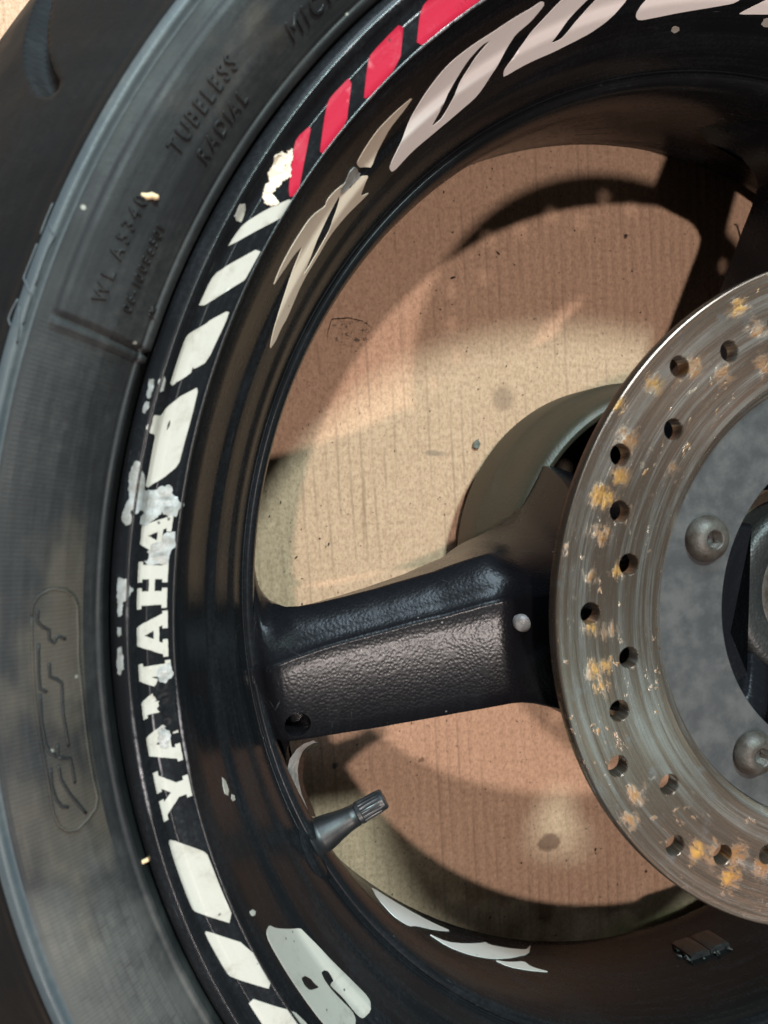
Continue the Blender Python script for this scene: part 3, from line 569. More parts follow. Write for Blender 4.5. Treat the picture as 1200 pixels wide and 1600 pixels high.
def tyre_text(text, th0, s0, size, gap=1.0, parent=TYRE, ext=.0006, shear=0, wid=1.0, mat=None, name=None, tilt=0.0):
    """letters moulded on the sidewall, running clockwise with their tops outward"""
    x = 0
    for ch in text:
        if ch == ' ': x += size*.55; continue
        cu = bpy.data.curves.new('tmp', 'FONT'); cu.body = ch; cu.size = size*1.38; cu.extrude = ext; cu.resolution_u = 3; cu.shear = shear
        cu.bevel_depth = 0
        ob = bpy.data.objects.new('tmp', cu); S.collection.objects.link(ob)
        bpy.context.view_layer.update()
        dg = bpy.context.evaluated_depsgraph_get(); me = bpy.data.meshes.new_from_object(ob.evaluated_get(dg), depsgraph=dg)
        w = max([v.co.x for v in me.vertices]+[0])
        bm = bmesh.new(); bm.from_mesh(me)
        bmesh.ops.remove_doubles(bm, verts=bm.verts, dist=1e-6)
        for v in bm.verts:
            lx, ly, lz = v.co; u = (x+lx*wid); sv = s0+ly+u*tilt
            r, z, t = STY.at(sv); th = R(th0)-u/r
            px = STY.point(th, sv, .0015+lz, -1) if math.degrees(th) % 360 < 162.6 else STY.point(th, sv, lz, -1)
            v.co = px
        bmesh.ops.recalc_face_normals(bm, faces=bm.faces)
        m2 = bpy.data.meshes.new('letter'); bm.to_mesh(m2); bm.free()
        link('letter', m2, mat or MC['mark'], parent, False)
        bpy.data.objects.remove(ob); bpy.data.curves.remove(cu); bpy.data.meshes.remove(me)
        x += (w+size*.20*gap)*wid
tyre_text('TUBELESS', 151.9, .0198, .0036, 1.35, wid=1.0)
tyre_text('RADIAL', 151.1, .0137, .0034, 1.35)
tyre_text('MICHELIN', 141.8, .0138, .0042, 1.5, wid=1.1)
tyre_text('WL A5340', 161.2, .0212, .0030, 2.0, wid=1.05)
tyre_text('06-1008650I', 161.0, .0152, .0022, 1.9, wid=1.0)
tyre_text('JK', 160.6, .0086, .0020, 1.0)

def stroke(name, key, rad, mat, lift=0.0, parent=TYRE):
    P = [(R(a), v) for a, v in STR[key]]
    Q = []
    for a, b in zip(P, P[1:]):
        for k in range(4): Q.append((a[0]+(b[0]-a[0])*k/4, a[1]+(b[1]-a[1])*k/4))
    Q.append(P[-1])
    pts = [STY.point(t, v, lift, -1) for t, v in Q]
    return tube(name, pts, rad, mat, parent, 8)
badge = decal('badge_plate', [STR['pill']], STY, MC['side'], TYRE, off=.0006, thick=.0008, rnd=2)
P = STR['pill'] + STR['pill'][:1]; STR['pl'] = P
stroke('badge_border', 'pl', .00035, MC['side'], .0005)
for k in ('s0', 's1', 's2', 's3', 's4', 's5', 's6'): stroke('badge_stroke', k, .00034, MC['mark'], .0007)
for k in ('t0', 't1', 't2', 't3', 't4'): stroke('tread_stroke', k, .00022, MC['ridge'], .0001)

# ---- rim
def rim():
    pr = UP + LOW[1:] + [(.2150, -.1440), (.2250, -.1468), (.2290, -.1450), (.2310, -.1400), (.2300, -.1300)]
    vs, fs = revolve(pr, ring_ths(900), closed=True)
    o = link('rim', mesh('rim', vs, fs), MC['rim'], wheel)
    # bead seat and well behind the barrel
    back = [(.2316, -.0120), (.2200, -.0150), (.2165, -.0300), (.2060, -.0460), (.2010, -.0600), (.2010, -.0900), (.2120, -.1150), (.2200, -.1320), (.2300, -.1300)]
    vs, fs = revolve(back, ring_ths(240), closed=True)
    link('bead_seat', mesh('bead_seat', vs, fs), MC['rim'], o)
    return o
RIM = rim()
# the fine step that runs round the inside of the barrel just above the crest
def bead_line(r0, z0, rad, name, mat='rim'):
    pts = [(r0*math.cos(t), r0*math.sin(t), z0+ZB) for t in ring_ths(480)]; pts.append(pts[0])
    return tube(name, pts, rad, MC[mat], RIM, 8, caps=False)
bead_line(.1968, -.0555, .0004, 'casting_line')
bead_line(.2264, -.0002, .00045, 'flange_edge', 'worn')
bead_line(.2158, -.0055, .00045, 'inner_edge', 'worn')
bead_line(.2222, -.0039, .00036, 'flange_ridge', 'worn')

D = DEC
G = dict(
    H=[[(0,0),(.44,0),(.44,.17),(.37,.17),(.37,.41),(.63,.41),(.63,.17),(.56,.17),(.56,0),(1,0),(1,.17),(.93,.17),(.93,.83),(1,.83),(1,1),(.56,1),(.56,.83),(.63,.83),(.63,.60),(.37,.60),(.37,.83),(.44,.83),(.44,1),(0,1),(0,.83),(.07,.83),(.07,.17),(0,.17)]],
    A=[[(0,0),(.38,0),(.38,.16),(.31,.16),(.34,.27),(.66,.27),(.69,.16),(.62,.16),(.62,0),(1,0),(1,.16),(.94,.16),(.69,1),(.31,1),(.06,.16),(0,.16)], [(.41,.44),(.59,.44),(.5,.74)]],
    M=[[(0,0),(.33,0),(.33,.16),(.27,.16),(.27,.60),(.43,.02),(.57,.02),(.73,.60),(.73,.16),(.67,.16),(.67,0),(1,0),(1,.16),(.94,.16),(.94,.84),(1,.84),(1,1),(.70,1),(.5,.40),(.30,1),(0,1),(0,.84),(.06,.84),(.06,.16),(0,.16)]],
    Y=[[(.27,0),(.73,0),(.73,.16),(.65,.16),(.65,.38),(.91,.84),(1,.84),(1,1),(.58,1),(.58,.84),(.64,.84),(.5,.58),(.36,.84),(.42,.84),(.42,1),(0,1),(0,.84),(.09,.84),(.35,.38),(.35,.16),(.27,.16)]])
# slab letters of the rim lettering, read clockwise with their tops outward
for ch, a0, a1, s0_, s1_ in (('Y', 193.05, 189.65, .0262, .0178), ('A', 189.45, 186.25, .0258, .0176), ('M', 186.0, 182.35, .0256, .0175), ('A', 182.1, 178.95, .0252, .0174), ('H', 178.75, 175.65, .0250, .0174), ('A', 175.5, 172.4, .0250, .0174)):
    P = [[(a0+(a1-a0)*x, s0_+(s1_-s0_)*y) for x, y in L] for L in G[ch]]
    decal('letter_'+ch.lower(), P, SU, MC['white'], RIM, rnd=0, ustep=.0009, torn=.00005, label='chipped white slab letter of the rim lettering')
# vinyl torn away from the middle letters, black paint and bare metal showing
def scab(pts, mat, off): decal('torn_patch' if mat == 'rim' else 'peeled_patch', [pts], SU, MC[mat], RIM, off=off, thick=.0003, ustep=.0008, jit=.00003, rnd=0, torn=.00028)
scab([(186.2, .0232), (185.6, .0215), (185.0, .0222), (184.6, .0208), (183.9, .0216), (183.3, .0226), (183.0, .0262), (184.4, .0266), (186.3, .0262)], 'rim', .00032)
scab([(187.4, .0238), (186.9, .0226), (186.2, .0222), (186.1, .0262), (187.2, .0262)], 'rim', .00032)
scab([(183.6, .0224), (183.2, .0222), (182.7, .0228), (182.6, .0256), (183.4, .0260), (183.9, .0240)], 'bare', .00042)
scab([(188.2, .0212), (187.6, .0204), (186.9, .0210), (186.7, .0228), (187.6, .0238), (188.3, .0228)], 'bare', .00030)
scab([(175.6, .0176), (175.1, .0180), (174.9, .0192), (175.3, .0200), (175.6, .0196)], 'rim', .00030)
decal('peeled_patch', D['letter_A1g'], SU, MC['bare'], RIM, off=.00022, ustep=.001, jit=.00002, rnd=0, torn=.0002)
decal('peeled_patch', D['peel_big'], SU, MC['bare'], RIM, off=.00020, ustep=.0008, jit=.00002, rnd=0, torn=.00025)
for P in D['peel_lip'] + D['peel_small']: decal('peeled_patch', [P], SU, MC['bare'], RIM, ustep=.0008, jit=.00002, rnd=0, torn=.0002)
decal('peeled_patch', [D['blob'][0]], SU, MC['cream'], RIM, off=.0004, thick=.0004, ustep=.0007, jit=.00018, rnd=0, torn=.0003)
decal('peeled_patch', [D['blob'][1]], SU, MC['cream'], RIM, off=.0004, thick=.0004, ustep=.0007, jit=.00018, rnd=0, torn=.0003)
for k in ('stripe_S1', 'stripe_S2', 'stripe_S3', 'stripe_T1', 'stripe_T2', 'stripe_T3', 'stripe_T4'):
    decal('rim_stripe', D[k], SU, MC['white'], RIM, rnd=1)
for k in ('red_R1', 'red_R2', 'red_R3', 'red_R4'): decal('rim_stripe', D[k], SU, MC['red'], RIM, rnd=1, label='red stripe decal')
# the red stripes carry on beyond the frame at the same pitch
for sh in (9.2, 18.4, 27.6):
    decal('rim_stripe', [[(t-sh, v) for t, v in D['red_R3'][0]]], SU, MC['red'], RIM, rnd=1, label='red stripe decal')
for k in ('flash_top', 'flash_low'): decal('barrel_letter', D[k], SU, MC['cream'], RIM, rnd=1, label='cream jagged letter decal')
decal('barrel_letter', D['flash_grey'], SU, MC['bare'], RIM, off=.0003, rnd=0, torn=.0002)
for k in ('G2', 'G3', 'G4', 'G5'): decal('barrel_letter', D[k], SU, MC['pale'], RIM, rnd=1, label='white slanted letter decal')
decal('barrel_letter', D['G0'], SU, MC['white'], RIM, rnd=1, label='white slanted letter decal')
for P in D['chips']: decal('paint_chip', [P], SU, MC['white'], RIM, rnd=0, ustep=.001, torn=.0001)
for k in ('low1', 'low2', 'low3'): decal('barrel_letter', D[k], SL, MC['pale'], RIM, rnd=1, label='white jagged decal inside the lower barrel')

# ---- spokes
AX = 191.0
ST = [  # r, ridge angle, far edge angle, shoulder angle and height on the ridge side, foot angle on the far side, ridge height
    (.040, 46, 46, 58, -.090, 58, -.012), (.055, 34, 34, 52, -.090, 52, -.013), (.066, 26, 26, 48, -.090, 47, -.015), (.0760, 20, 22, 46, -.090, 44, -.019),
    (.0812, 17.5, 20, 44, -.090, 39, -.022), (.0817, 17.0, 19.6, 31, -.089, 30, -.0222), (.0835, 16.3, 18.4, 27.6, -.086, 26.0, -.0232), (.0863, 15.0, 17.0, 25.0, -.0815, 22.0, -.0248), (.0914, 13.2, 15.4, 22.0, -.0760, 18.6, -.0195),
    (.0967, 11.9, 13.7, 19.8, -.0715, 16.3, -.0225), (.101, 11.3, 12.2, 18.4, -.0690, 15.0, -.0262), (.105, 10.7, 11.2, 17.5, -.0663, 14.0, -.0312), (.1085, 10.1, 10.7, 16.8, -.0648, 13.3, -.0346), (.1120, 9.6, 10.3, 16.2, -.0635, 12.7, -.0360), (.1165, 9.1, 9.9, 15.4, -.0618, 12.0, -.0370),
    (.122, 8.4, 9.5, 14.4, -.0603, 11.0, -.0385), (.130, 7.5, 8.9, 12.9, -.0600, 10.0, -.0405), (.140, 6.8, 8.2, 11.6, -.0608, 9.2, -.0424), (.150, 6.05, 7.5, 10.4, -.0626, 8.5, -.0440),
    (.160, 5.5, 6.9, 9.45, -.0650, 7.9, -.0454), (.170, 4.95, 6.2, 8.65, -.0676, 7.3, -.0465), (.177, 4.5, 5.8, 8.25, -.0700, 7.0, -.0472), (.182, 4.15, 5.5, 8.15, -.0725, 7.0, -.0477), (.186, 3.85, 5.3, 8.6, -.0735, 7.3, -.0481),
    (.1885, 3.65, 5.2, 9.5, -.0720, 8.2, -.0486), (.1905, 3.5, 5.1, 10.7, -.0700, 9.4, -.0500), (.1920, 3.4, 5.1, 12.6, -.0680, 11.5, -.0525), (.1932, 3.3, 5.1, 15.0, -.0670, 14.5, -.0550), (.2000, 3.0, 5.0, 18.0, -.0670, 18.0, -.0570)]
def spoke_section(r, fm, fp, sa, sz, foot, zt):
    foot -= 1.3*max(0, min(1, (r-.105)/.01))*max(0, min(1, (.190-r)/.008))
    # shallow rounded shoulder along the open part of the spoke
    w = max(0, min(1, (r-.100)/.012)) * max(0, min(1, (.1895-r)/.008))
    nz = sz+(zt-.0125-sz)*w; sa += 62*(nz-sz); sz = nz
    k = .0017/r*180/PI; zb = -.098; DR = .0058
    P = [(foot, zb), (foot, zb+.008), (foot*.85+fp*.15, zb+.020), (foot*.5+fp*.5, -.066), (foot*.2+fp*.8, zt-DR-.0090), (fp+k*.8, zt-DR-.0050), (fp+k*.45, zt-DR-.0021), (fp+k*.1, zt-DR-.0006)]
    a0, a1 = fp-k*.5, -(fm-k*.7)
    for u in (0, .14, .28, .42, .56, .70, .84, 1.0):
        t = 1-u; P.append((a0+(a1-a0)*u, zt-DR*(.58*t+.42*t*t)))
    P += [(-(fm-k*.15), zt-.00015), (-(fm+k*.3), zt-.0009), (-(fm+k*.8), zt-.0024)]
    b0, z0 = fm+k*.8, zt-.0024
    for u, h in ((.22, .13), (.45, .30), (.65, .49), (.82, .70), (.94, .88), (1.0, 1.0)):
        P.append((-(b0+(sa-b0)*u), z0+(sz-z0)*h))
    ud = w*(62*(sz-zb)+.6)                    # undercut below the shoulder
    P += [(-(sa-.05-ud*.06), sz-.0035), (-(sa*(1-.015*(1-w))-ud*.45), min(sz-.018, -.080) if sz > -.085 else sz-.004), (-(sa*(1-.03*(1-w))-ud), zb)]
    return P
def spoke(ax):
    sec = [spoke_section(*s) for s in ST]; m = len(sec[0]); vs = []; fs = []
    # refine between stations
    rs = [s[0] for s in ST]; out = []
    for i in range(len(ST)-1):
        n = max(1, int((rs[i+1]-rs[i])/.0022))
        for k in range(n):
            u = k/n; out.append((rs[i]+(rs[i+1]-rs[i])*u, [(a[0]+(b[0]-a[0])*u, a[1]+(b[1]-a[1])*u) for a, b in zip(sec[i], sec[i+1])]))
    out.append((rs[-1], sec[-1]))
    for r, se in out:
        for a, z in se: t = R(ax+a); vs.append((r*math.cos(t), r*math.sin(t), z+ZB))
    for i in range(len(out)-1):
        for k in range(m-1): fs.append((i*m+k, i*m+k+1, (i+1)*m+k+1, (i+1)*m+k))
        fs.append((i*m+m-1, i*m, (i+1)*m, (i+1)*m+m-1))
    fs.append(tuple(range(m))); fs.append(tuple(reversed(range((len(out)-1)*m, len(out)*m))))
    me = mesh('spoke', vs, fs)
    bm = bmesh.new(); bm.from_mesh(me); bmesh.ops.recalc_face_normals(bm, faces=bm.faces); bm.to_mesh(me); bm.free()
    o = link('spoke', me, MC['spoke'], wheel)
    return sharp(o, 60)
SP = [spoke(AX), spoke(AX-120), spoke(AX+120)]
# drain holes at the rim end of each spoke: cut with a boolean, then applied
def cut(o, vs, fs):
    me = mesh('cutter', vs, fs)
    bm = bmesh.new(); bm.from_mesh(me); bmesh.ops.recalc_face_normals(bm, faces=bm.faces); bm.to_mesh(me); bm.free()
    c = bpy.data.objects.new('cutter', me); S.collection.objects.link(c)
    md = o.modifiers.new('b', 'BOOLEAN'); md.object = c; md.operation = 'DIFFERENCE'; md.solver = 'EXACT'
    bpy.context.view_layer.update()
    dg = bpy.context.evaluated_depsgraph_get(); nm = bpy.data.meshes.new_from_object(o.evaluated_get(dg), depsgraph=dg)
    o.modifiers.clear(); old = o.data; o.data = nm; nm.name = old.name
    bpy.data.objects.remove(c); bpy.data.meshes.remove(me)
for i, o in enumerate(SP):
    t = R(AX-120*i+3.6) if i < 2 else R(AX+120+3.6)
    r0 = .1845; cx, cy = r0*math.cos(t), r0*math.sin(t)
    pr = [(.0001, -.016), (.0040, -.0155), (.0042, -.0015), (.0047, .0), (.0060, .004), (.0001, .0042)]
    vs, fs = lathe(pr, (cx, cy, -.0518+ZB), (0, 0, 1), 28)
    cut(o, vs, fs); sharp(o, 50)

# ---- hub
def hub():
    pr = [(.0010, -.150), (.0850, -.150), (.0870, -.1485), (.0872, -.1270), (.0864, -.1245), (.0858, -.1235), (.0840, -.110), (.0828, -.0980), (.0822, -.0945), (.0808, -.0925), (.0790, -.0920), (.0770, -.0930), (.0758, -.0955), (.0745, -.1250), (.0700, -.138),
          (.0480, -.138), (.0420, -.120), (.0400, -.040), (.0395, -.030), (.0001, -.030)]
    vs, fs = revolve(pr, ring_ths(240), closed=True)
    h = link('hub', mesh('hub', vs, fs), MC['drum'], wheel)
    sharp(h, 40)
    pr = [(.0200, -.045), (.0205, -.021), (.0215, -.0195), (.0290, -.0190), (.0312, -.0200), (.0325, -.023), (.0330, -.045)]
    vs, fs = revolve(pr, ring_ths(96), closed=True); link('bearing_ring', mesh('bearing_ring', vs, fs), MC['hub'], h)
    pr = [(.0120, -.060), (.0125, -.0235), (.0190, -.0232), (.0200, -.0240), (.0203, -.045)]
    vs, fs = revolve(pr, ring_ths(96), closed=True); link('bearing', mesh('bearing', vs, fs), MC['bolt'], h)
    for k in range(5):
        t = R(160.8+k*72 if k != 1 else 231.0); c = Vector((math.cos(t), math.sin(t), 0)); n = Vector((-c.y, c.x, 0))
        pr = [(.0095, -.060), (.0092, -.0085), (.0085, -.0076), (.0001, -.0076)]
        vs, fs = lathe(pr, tuple(c*.062+Vector((0, 0, ZB))), (0, 0, 1), 32)
        link('bolt_boss', mesh('bolt_boss', vs, fs), MC['hub'], h)
        # arm from the bearing ring out to the boss
        V = []; F = []
        secs = [(.030, .0052, -.0220), (.036, .0048, -.0170), (.046, .0050, -.0110), (.056, .0070, -.0088), (.062, .0085, -.0086)]
        for r, w, z in secs:
            for a, b in ((-1.25, -.09), (-1.08, z-.005), (-1, z-.0014), (-.8, z), (.8, z), (1, z-.0014), (1.08, z-.005), (1.25, -.09)):
                p = c*r+n*(w*a); V.append((p.x, p.y, b+ZB))
        for i in range(len(secs)-1):
            for k2 in range(7): F.append((i*8+k2, i*8+k2+1, (i+1)*8+k2+1, (i+1)*8+k2))
        link('arm', mesh('arm', V, F), MC['spoke'], h)
    return h
HUB = hub()

# ---- brake disc
HOLES = [(124.9, .0943), (134.7, .1012), (143.7, .0901), (153.2, .1011), (162.1, .0945), (171.2, .0875), (180.4, .0988), (189.6, .0870), (198.9, .0937), (208.0, .1004), (217.6, .0895), (227.3, .1007), (237.2, .0942), (247.2, .0880)]
k = 0; pat = [.0988, .0875, .0945, .1005, .0895, .1007, .0943]
a = 247.2
while a + 9.45 < 124.9+360-4:
    a += 9.42; HOLES.append((a, pat[k % 7])); k += 1
def flatring(r0, r1, holes, z, hr):
    circ = lambda cx, cy, r, n: [(cx+r*math.cos(2*PI*i/n), cy+r*math.sin(2*PI*i/n)) for i in range(n)]
    loops = [circ(0, 0, r1, 420), circ(0, 0, r0, 300)] + [circ(r*math.cos(R(t)), r*math.sin(R(t)), hr, 24) for t, r in holes]
    V = []; E = []
    for L in loops:
        st = len(V); V += L; E += [(st+i, st+(i+1) % len(L)) for i in range(len(L))]
    res = delaunay_2d_cdt([Vector(v) for v in V], E, [], 0, 1e-8)
    fs = []
    for f in res[2]:
        cx = sum(res[0][i][0] for i in f)/3; cy = sum(res[0][i][1] for i in f)/3
        if inside((cx, cy), loops): fs.append(tuple(f))
    return [(p[0], p[1], z) for p in res[0]], fs
def disc():
    vs, fs = flatring(.0775, .1094, HOLES, ZB, .0034)
    n0 = len(vs)
    V = list(vs); F = list(fs)
    def addrev(pr, n):
        b = len(V); v2, f2 = revolve(pr, ring_ths(n), closed=True)
        V.extend(v2); F.extend([tuple(i+b for i in f) for f in f2])
    addrev([(.1094, 0), (.1098, -.0003), (.1100, -.0009), (.1100, -.0042), (.1095, -.0047)], 420)
    addrev([(.0775, 0), (.0771, -.0004), (.0748, -.0013), (.0745, -.0017), (.0745, -.0047)], 300)
    for t, r in HOLES:
        b = len(V); v2, f2 = lathe([(.0034, 0), (.00325, -.0002), (.00315, -.0006), (.00315, -.0047)], (r*math.cos(R(t)), r*math.sin(R(t)), ZB), (0, 0, 1), 24)
        V.extend([tuple(v) for v in v2]); F.extend([tuple(i+b for i in f) for f in f2])
    b = len(V); v3, f3 = flatring(.0745, .1095, HOLES, ZB-.0047, .00315)
    V.extend(v3); F.extend([tuple(i+b for i in f) for f in f3])
    me = mesh('brake_disc', V, F)
    bm = bmesh.new(); bm.from_mesh(me); bmesh.ops.remove_doubles(bm, verts=bm.verts, dist=2e-6)
    bmesh.ops.recalc_face_normals(bm, faces=bm.faces); bm.to_mesh(me); bm.free()
    d = link('brake_disc', me, MC['rotor'], wheel, True, 'drilled steel rotor worn in rings and spotted with rust')
    sharp(d, 30)
    pr = [(.0522, -.0075), (.0518, -.0068), (.0518, -.0028), (.0522, -.0024), (.0742, -.0024), (.07445, -.0027), (.07445, -.0075)]
    vs, fs = revolve(pr, ring_ths(300), closed=True, loop=True)
    c = link('carrier', mesh('carrier', vs, fs), MC['carrier'], d, True, 'grey inner plate of the disc'); sharp(c, 30)
    for k in range(5):
        t = R(160.8+k*72 if k != 1 else 231.0); o = Vector((.0622*math.cos(t), .0622*math.sin(t), -.0024+ZB))
        pr = [(.0072, 0), (.0073, .0004), (.0072, .0012), (.0067, .0024), (.0058, .0034), (.0047, .0041), (.0038, .0044), (.0031, .00445)]
        vs, fs = lathe(pr, o, (0, 0, 1), 40); b_ = link('bolt', mesh('bolt', vs, fs), MC['bolt'], d)
        # hexagon socket
        V = []; F = []
        for i in range(36):
            c0 = 2*PI*i/36; hx = .00245/math.cos(((c0+.3) % (PI/3))-PI/6)
            for rr, hh in ((.0031, .00445), (hx, .0042), (hx*.98, .0010)): V.append(o+Vector((rr*math.cos(c0), rr*math.sin(c0), hh)))
        for i in range(36):
            j = (i+1) % 36
            for q in range(2): F.append((i*3+q, j*3+q, j*3+q+1, i*3+q+1))
        F.append(tuple(i*3+2 for i in range(36)))
        s = link('socket', mesh('socket', V, F), MC['bolt'], d); s.data.materials.append(MC['socket'])
        for p in s.data.polygons: p.material_index = 1 if len(p.vertices) > 4 else 0
    return d
DISC = disc()

# ---- valve stem, pointing inward from the middle of the barrel
vt = R(208.6); vc = Vector((math.cos(vt), math.sin(vt), 0))
vo = vc*.1945 + Vector((0, 0, -.0640+ZB)); va = (-vc + Vector((0, 0, .10))).normalized()
pr = [(.0098, -.003), (.0096, 0), (.0080, .0012), (.0066, .0020), (.0063, .0035), (.0060, .0055), (.0050, .0095), (.0044, .0125), (.0041, .0150), (.0040, .0172), (.0036, .0175), (.0034, .0180)]
vs, fs = lathe(pr, vo, va, 40)
STEM = link('valve_stem', mesh('valve_stem', vs, fs), MC['stem'], wheel, True, 'black rubber valve stem with ribbed cap')
V = []; F = []; nn = 72
pa = va.orthogonal().normalized(); pb = va.cross(pa)
prof = [(.0036, .0176, 0), (.0041, .0178, 0), (.0042, .0192, 0), (.0038, .0194, 1), (.0036, .0262, 1), (.0038, .0266, 0), (.0037, .0282, 0), (.0033, .0288, 0), (.0012, .0290, 0), (.0001, .0290, 0)]
for i in range(nn):
    c0 = 2*PI*i/nn
    for r, h, g in prof:
        rr = r + (.00028 if (i % 4) < 2 else 0)*g
        V.append(vo + (pa*math.cos(c0)+pb*math.sin(c0))*rr + va*h)
m = len(prof)
for i in range(nn):
    j = (i+1) % nn
    for q in range(m-1): F.append((i*m+q, j*m+q, j*m+q+1, i*m+q+1))
sharp(link('valve_cap', mesh('valve_cap', V, F), MC['cap'], STEM), 30)

# raised seat around the valve and the pale metallic ledge strip in the window corner
pr = [(.0170, -.0075), (.0160, -.0030), (.0140, -.0008), (.0118, .0002), (.0100, .0003)]
vs, fs = lathe(pr, vo, va, 40)
link('valve_seat', mesh('valve_seat', vs, fs), MC['rim'], RIM)
def strip(name, A, B, mat, parent, n=4, puff=0.0):
    V = []; F = []
    for a, b in zip(A, B):
        for k in range(n+1):
            u = k/n; V.append(tuple(a[i]+(b[i]-a[i])*u for i in range(2)) + (a[2]+(b[2]-a[2])*u+puff*math.sin(PI*u)+ZB,))
    for i in range(len(A)-1):
        for k in range(n): F.append((i*(n+1)+k, i*(n+1)+k+1, (i+1)*(n+1)+k+1, (i+1)*(n+1)+k))
    me = mesh(name, V, F); bm = bmesh.new(); bm.from_mesh(me); bmesh.ops.recalc_face_normals(bm, faces=bm.faces); bm.to_mesh(me); bm.free()
    return link(name, me, mat, parent)
strip('pale_ledge', LIPA, LIPB, MC['ledge'], RIM, 4, .0006)
strip('window_wall', LIPB, LIPC, MC['rim'], RIM, 4)

# ---- adhesive balance weight on the lower barrel
def box_on_barrel(t0, t1, v0, v1, h, bev, mat, name, parent):
    V = []; F = []; nu = 6
    ring = []
    for i in range(nu+1):
        t = R(t0+(t1-t0)*i/nu); e = bev if i in (0, nu) else 0
        row = [(v0, 0), (v0, h-bev), (v0+bev, h-e), ((v0+v1)/2, h-e), (v1-bev, h-e), (v1, h-bev), (v1, 0)]
        for v, hh in row: V.append(SL.point(t, v, hh, 1))
    for i in range(nu):
        for k2 in range(6): F.append((i*7+k2, i*7+k2+1, (i+1)*7+k2+1, (i+1)*7+k2))
    F.append(tuple(range(7))); F.append(tuple(nu*7+k2 for k2 in reversed(range(7))))
    me = mesh(name, V, F); bm = bmesh.new(); bm.from_mesh(me); bmesh.ops.recalc_face_normals(bm, faces=bm.faces); bm.to_mesh(me); bm.free()
    return sharp(link(name, me, mat, parent), 30)
bw = box_on_barrel(275.9, 279.0, .030, .046, .0026, .0006, MC['weight'], 'balance_weight', wheel)
bw['label'] = 'black stick-on balance weight inside the barrel'
box_on_barrel(279.15, 282.3, .030, .046, .0026, .0006, MC['weight'], 'segment', bw)
rnd = random.Random(3)
for k in range(14):
    t = R(rnd.uniform(274.8, 276.0) if k < 9 else rnd.uniform(276, 282)); v = rnd.uniform(.029, .042) if k < 9 else rnd.uniform(.0270, .0295)
    P = [SL.point(t+rnd.uniform(-.006, .006), v+rnd.uniform(-.0022, .0022), .0008, 1) for _ in range(4)]
    tube('glue_crust', P, [.0001, .0005, .0004, .0001], MC['glue'], bw, 6)

# ================================================================ loose bits
def splinter(p, ang, L, rad, label, tilt=.15, z=0):
    d = Vector((math.cos(ang), math.sin(ang), tilt)).normalized(); n = Vector((-d.y, d.x, 0))
    P = [Vector(p)+d*(L*(k/6-.5))+n*(.0002*math.sin(k*2)) for k in range(7)]
    o = tube('wood_splinter', P, [rad*.7, rad, rad*1.05, rad, rad*1.05, rad, rad*.7], MC['wood'], None, 7)
    return tag(o, label, 'splinter', 'wood splinters on the tyre')
pt = STY.point(R(154.745), .0213, .0016, -1)
splinter(pt, R(2), .0044, .00075, 'short pale wood splinter on the sidewall lettering', 0)
pt = STY.point(R(195.4), .0048, .0012, -1)
splinter(pt, R(20), .0068, .0006, 'pale wood splinter stuck at the tyre bead beside the white stripe', .1)

def flake(name, x, y, size, mat, label, cat, n=9, seed=1, h=.0006, z0=.0002, elong=1.0, ang=0, group=None):
    r_ = random.Random(seed); V = []; F = []
    for lay in (0, 1):
        for k in range(n):
            a_ = 2*PI*k/n; q = size*(.55+.6*r_.random()) if lay == 0 else None
            if lay == 0: V.append((q*math.cos(a_)*elong, q*math.sin(a_), 0))
            else: v = V[k]; V.append((v[0]*.92, v[1]*.92, h*(.4+.9*r_.random())))
    F = [tuple(range(n))[::-1]] + [(k, (k+1) % n, n+(k+1) % n, n+k) for k in range(n)]
    V.append((0, 0, h)); F += [(n+k, n+(k+1) % n, 2*n) for k in range(n)]
    ca, sa = math.cos(ang), math.sin(ang)
    V = [(x+a_*ca-b_*sa, y+a_*sa+b_*ca, c_+z0) for a_, b_, c_ in V]
    o = link(name, mesh(name, V, F), mat, None, False)
    return tag(o, label, cat, group) if label else o
flake('paint_flake', -.0707, .0575, .0030, MC['flake'], 'dark leaf-shaped flake on the cardboard left of the hub drum', 'flake', 10, 4, .0009)
flake('paint_flake', -.1470, -.1105, .0013, MC['flake'], 'small grey grit flake on the cardboard above the valve cap', 'flake', 8, 9, .0006)
flake('paint_flake', .0159, .1742, .0009, MC['crumb'], 'small black flake inside the upper disc shadow', 'flake', 8, 2, .0006, elong=.8)
flake('paint_flake', .0095, -.1035, .0013, MC['crumb'], 'small dark crumb on bare cardboard in the lower opening', 'flake', 7, 5, .0006, elong=1.4)
# pale dome added on the spoke for the lamp light through a disc hole
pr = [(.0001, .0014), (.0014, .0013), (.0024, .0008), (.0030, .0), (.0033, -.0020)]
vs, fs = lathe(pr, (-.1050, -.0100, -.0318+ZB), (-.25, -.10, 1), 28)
link('light_spot_dome', mesh('light_spot_dome', vs, fs), MC['bare'], SP[0])
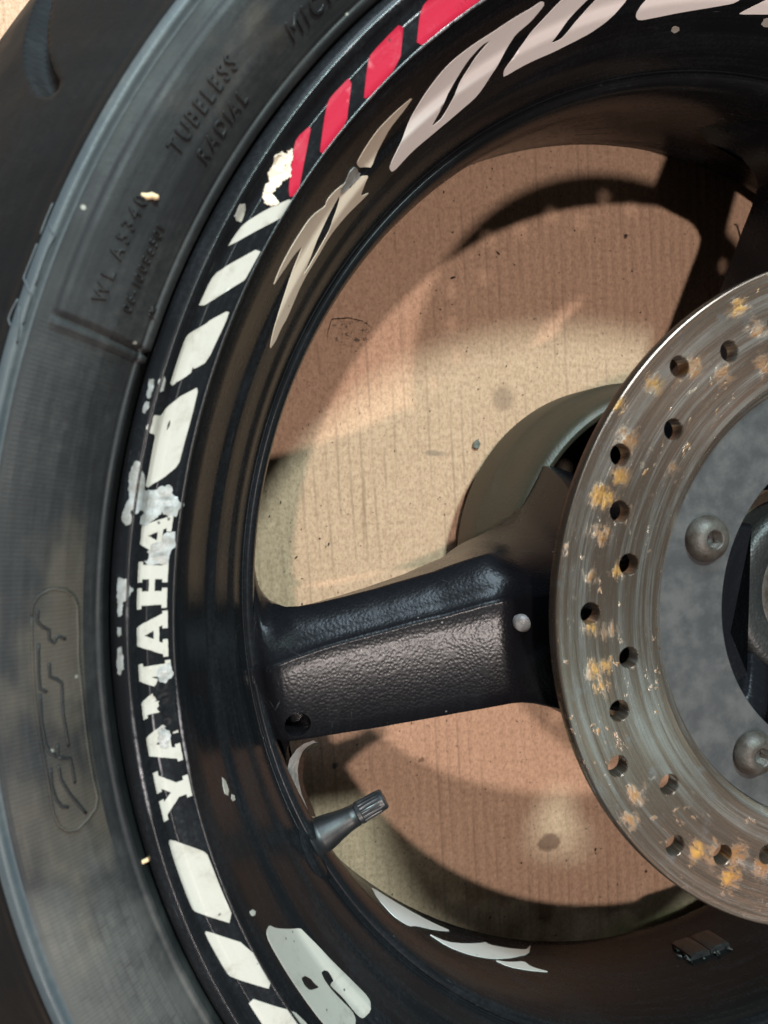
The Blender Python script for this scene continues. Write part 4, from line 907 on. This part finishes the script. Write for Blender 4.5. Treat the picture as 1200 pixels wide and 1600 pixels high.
# staple of bent wire near the second spoke
o = tube('wire_staple', [(.0858, .1860, .0009), (.0870, .1864, .0012), (.0878, .1857, .0010), (.0900, .1793, .0010), (.0894, .1784, .0011)], .00032, MC['steel'], None, 6)
tag(o, 'thin bent wire staple on the cardboard beside the upper spoke', 'staple')
# torn skin of the cardboard by the barrel
V = [(-.1510, .1060, .0003), (-.1452, .1048, .0010), (-.1400, .1062, .0014), (-.1353, .1076, .0012), (-.1277, .1145, .0005), (-.1330, .1180, .0003), (-.1403, .1192, .0003), (-.1490, .1180, .0003), (-.1512, .1110, .0003)]
F = [tuple(range(9))]
me = mesh('torn_paper', V, F); bm = bmesh.new(); bm.from_mesh(me); bmesh.ops.triangulate(bm, faces=bm.faces)
ex = bmesh.ops.extrude_face_region(bm, geom=bm.faces[:]); bmesh.ops.translate(bm, verts=[g for g in ex['geom'] if isinstance(g, bmesh.types.BMVert)], vec=(0, 0, .0003))
bmesh.ops.recalc_face_normals(bm, faces=bm.faces); bm.to_mesh(me); bm.free()
tag(link('torn_paper', me, MC['card'], None, False), 'lifted flap of torn cardboard skin beside the barrel', 'paper flap')
# uncountable soot and rubber crumbs
rr = random.Random(11); V = []; F = []
for k in range(900):
    x = rr.uniform(-.21, .16); y = rr.uniform(-.24, .24)
    sz = rr.choice([.00016, .0002, .00028, .0004]) * rr.uniform(.7, 1.4)
    el = rr.uniform(1, 3.2) if rr.random() < .4 else 1; a0 = rr.uniform(0, PI); n = 5; b = len(V)
    for q in range(n):
        c0 = 2*PI*q/n; px = sz*el*math.cos(c0)*rr.uniform(.6, 1.2); py = sz*math.sin(c0)*rr.uniform(.6, 1.2)
        V.append((x+px*math.cos(a0)-py*math.sin(a0), y+px*math.sin(a0)+py*math.cos(a0), .0001))
    V.append((x, y, .0001+sz*.9))
    F += [(b+q, b+(q+1) % n, b+n) for q in range(n)]
o = link('debris_crumbs', mesh('debris_crumbs', V, F), MC['crumb'], None, False); o['kind'] = 'stuff'
o['label'] = 'fine dark crumbs scattered over the cardboard'
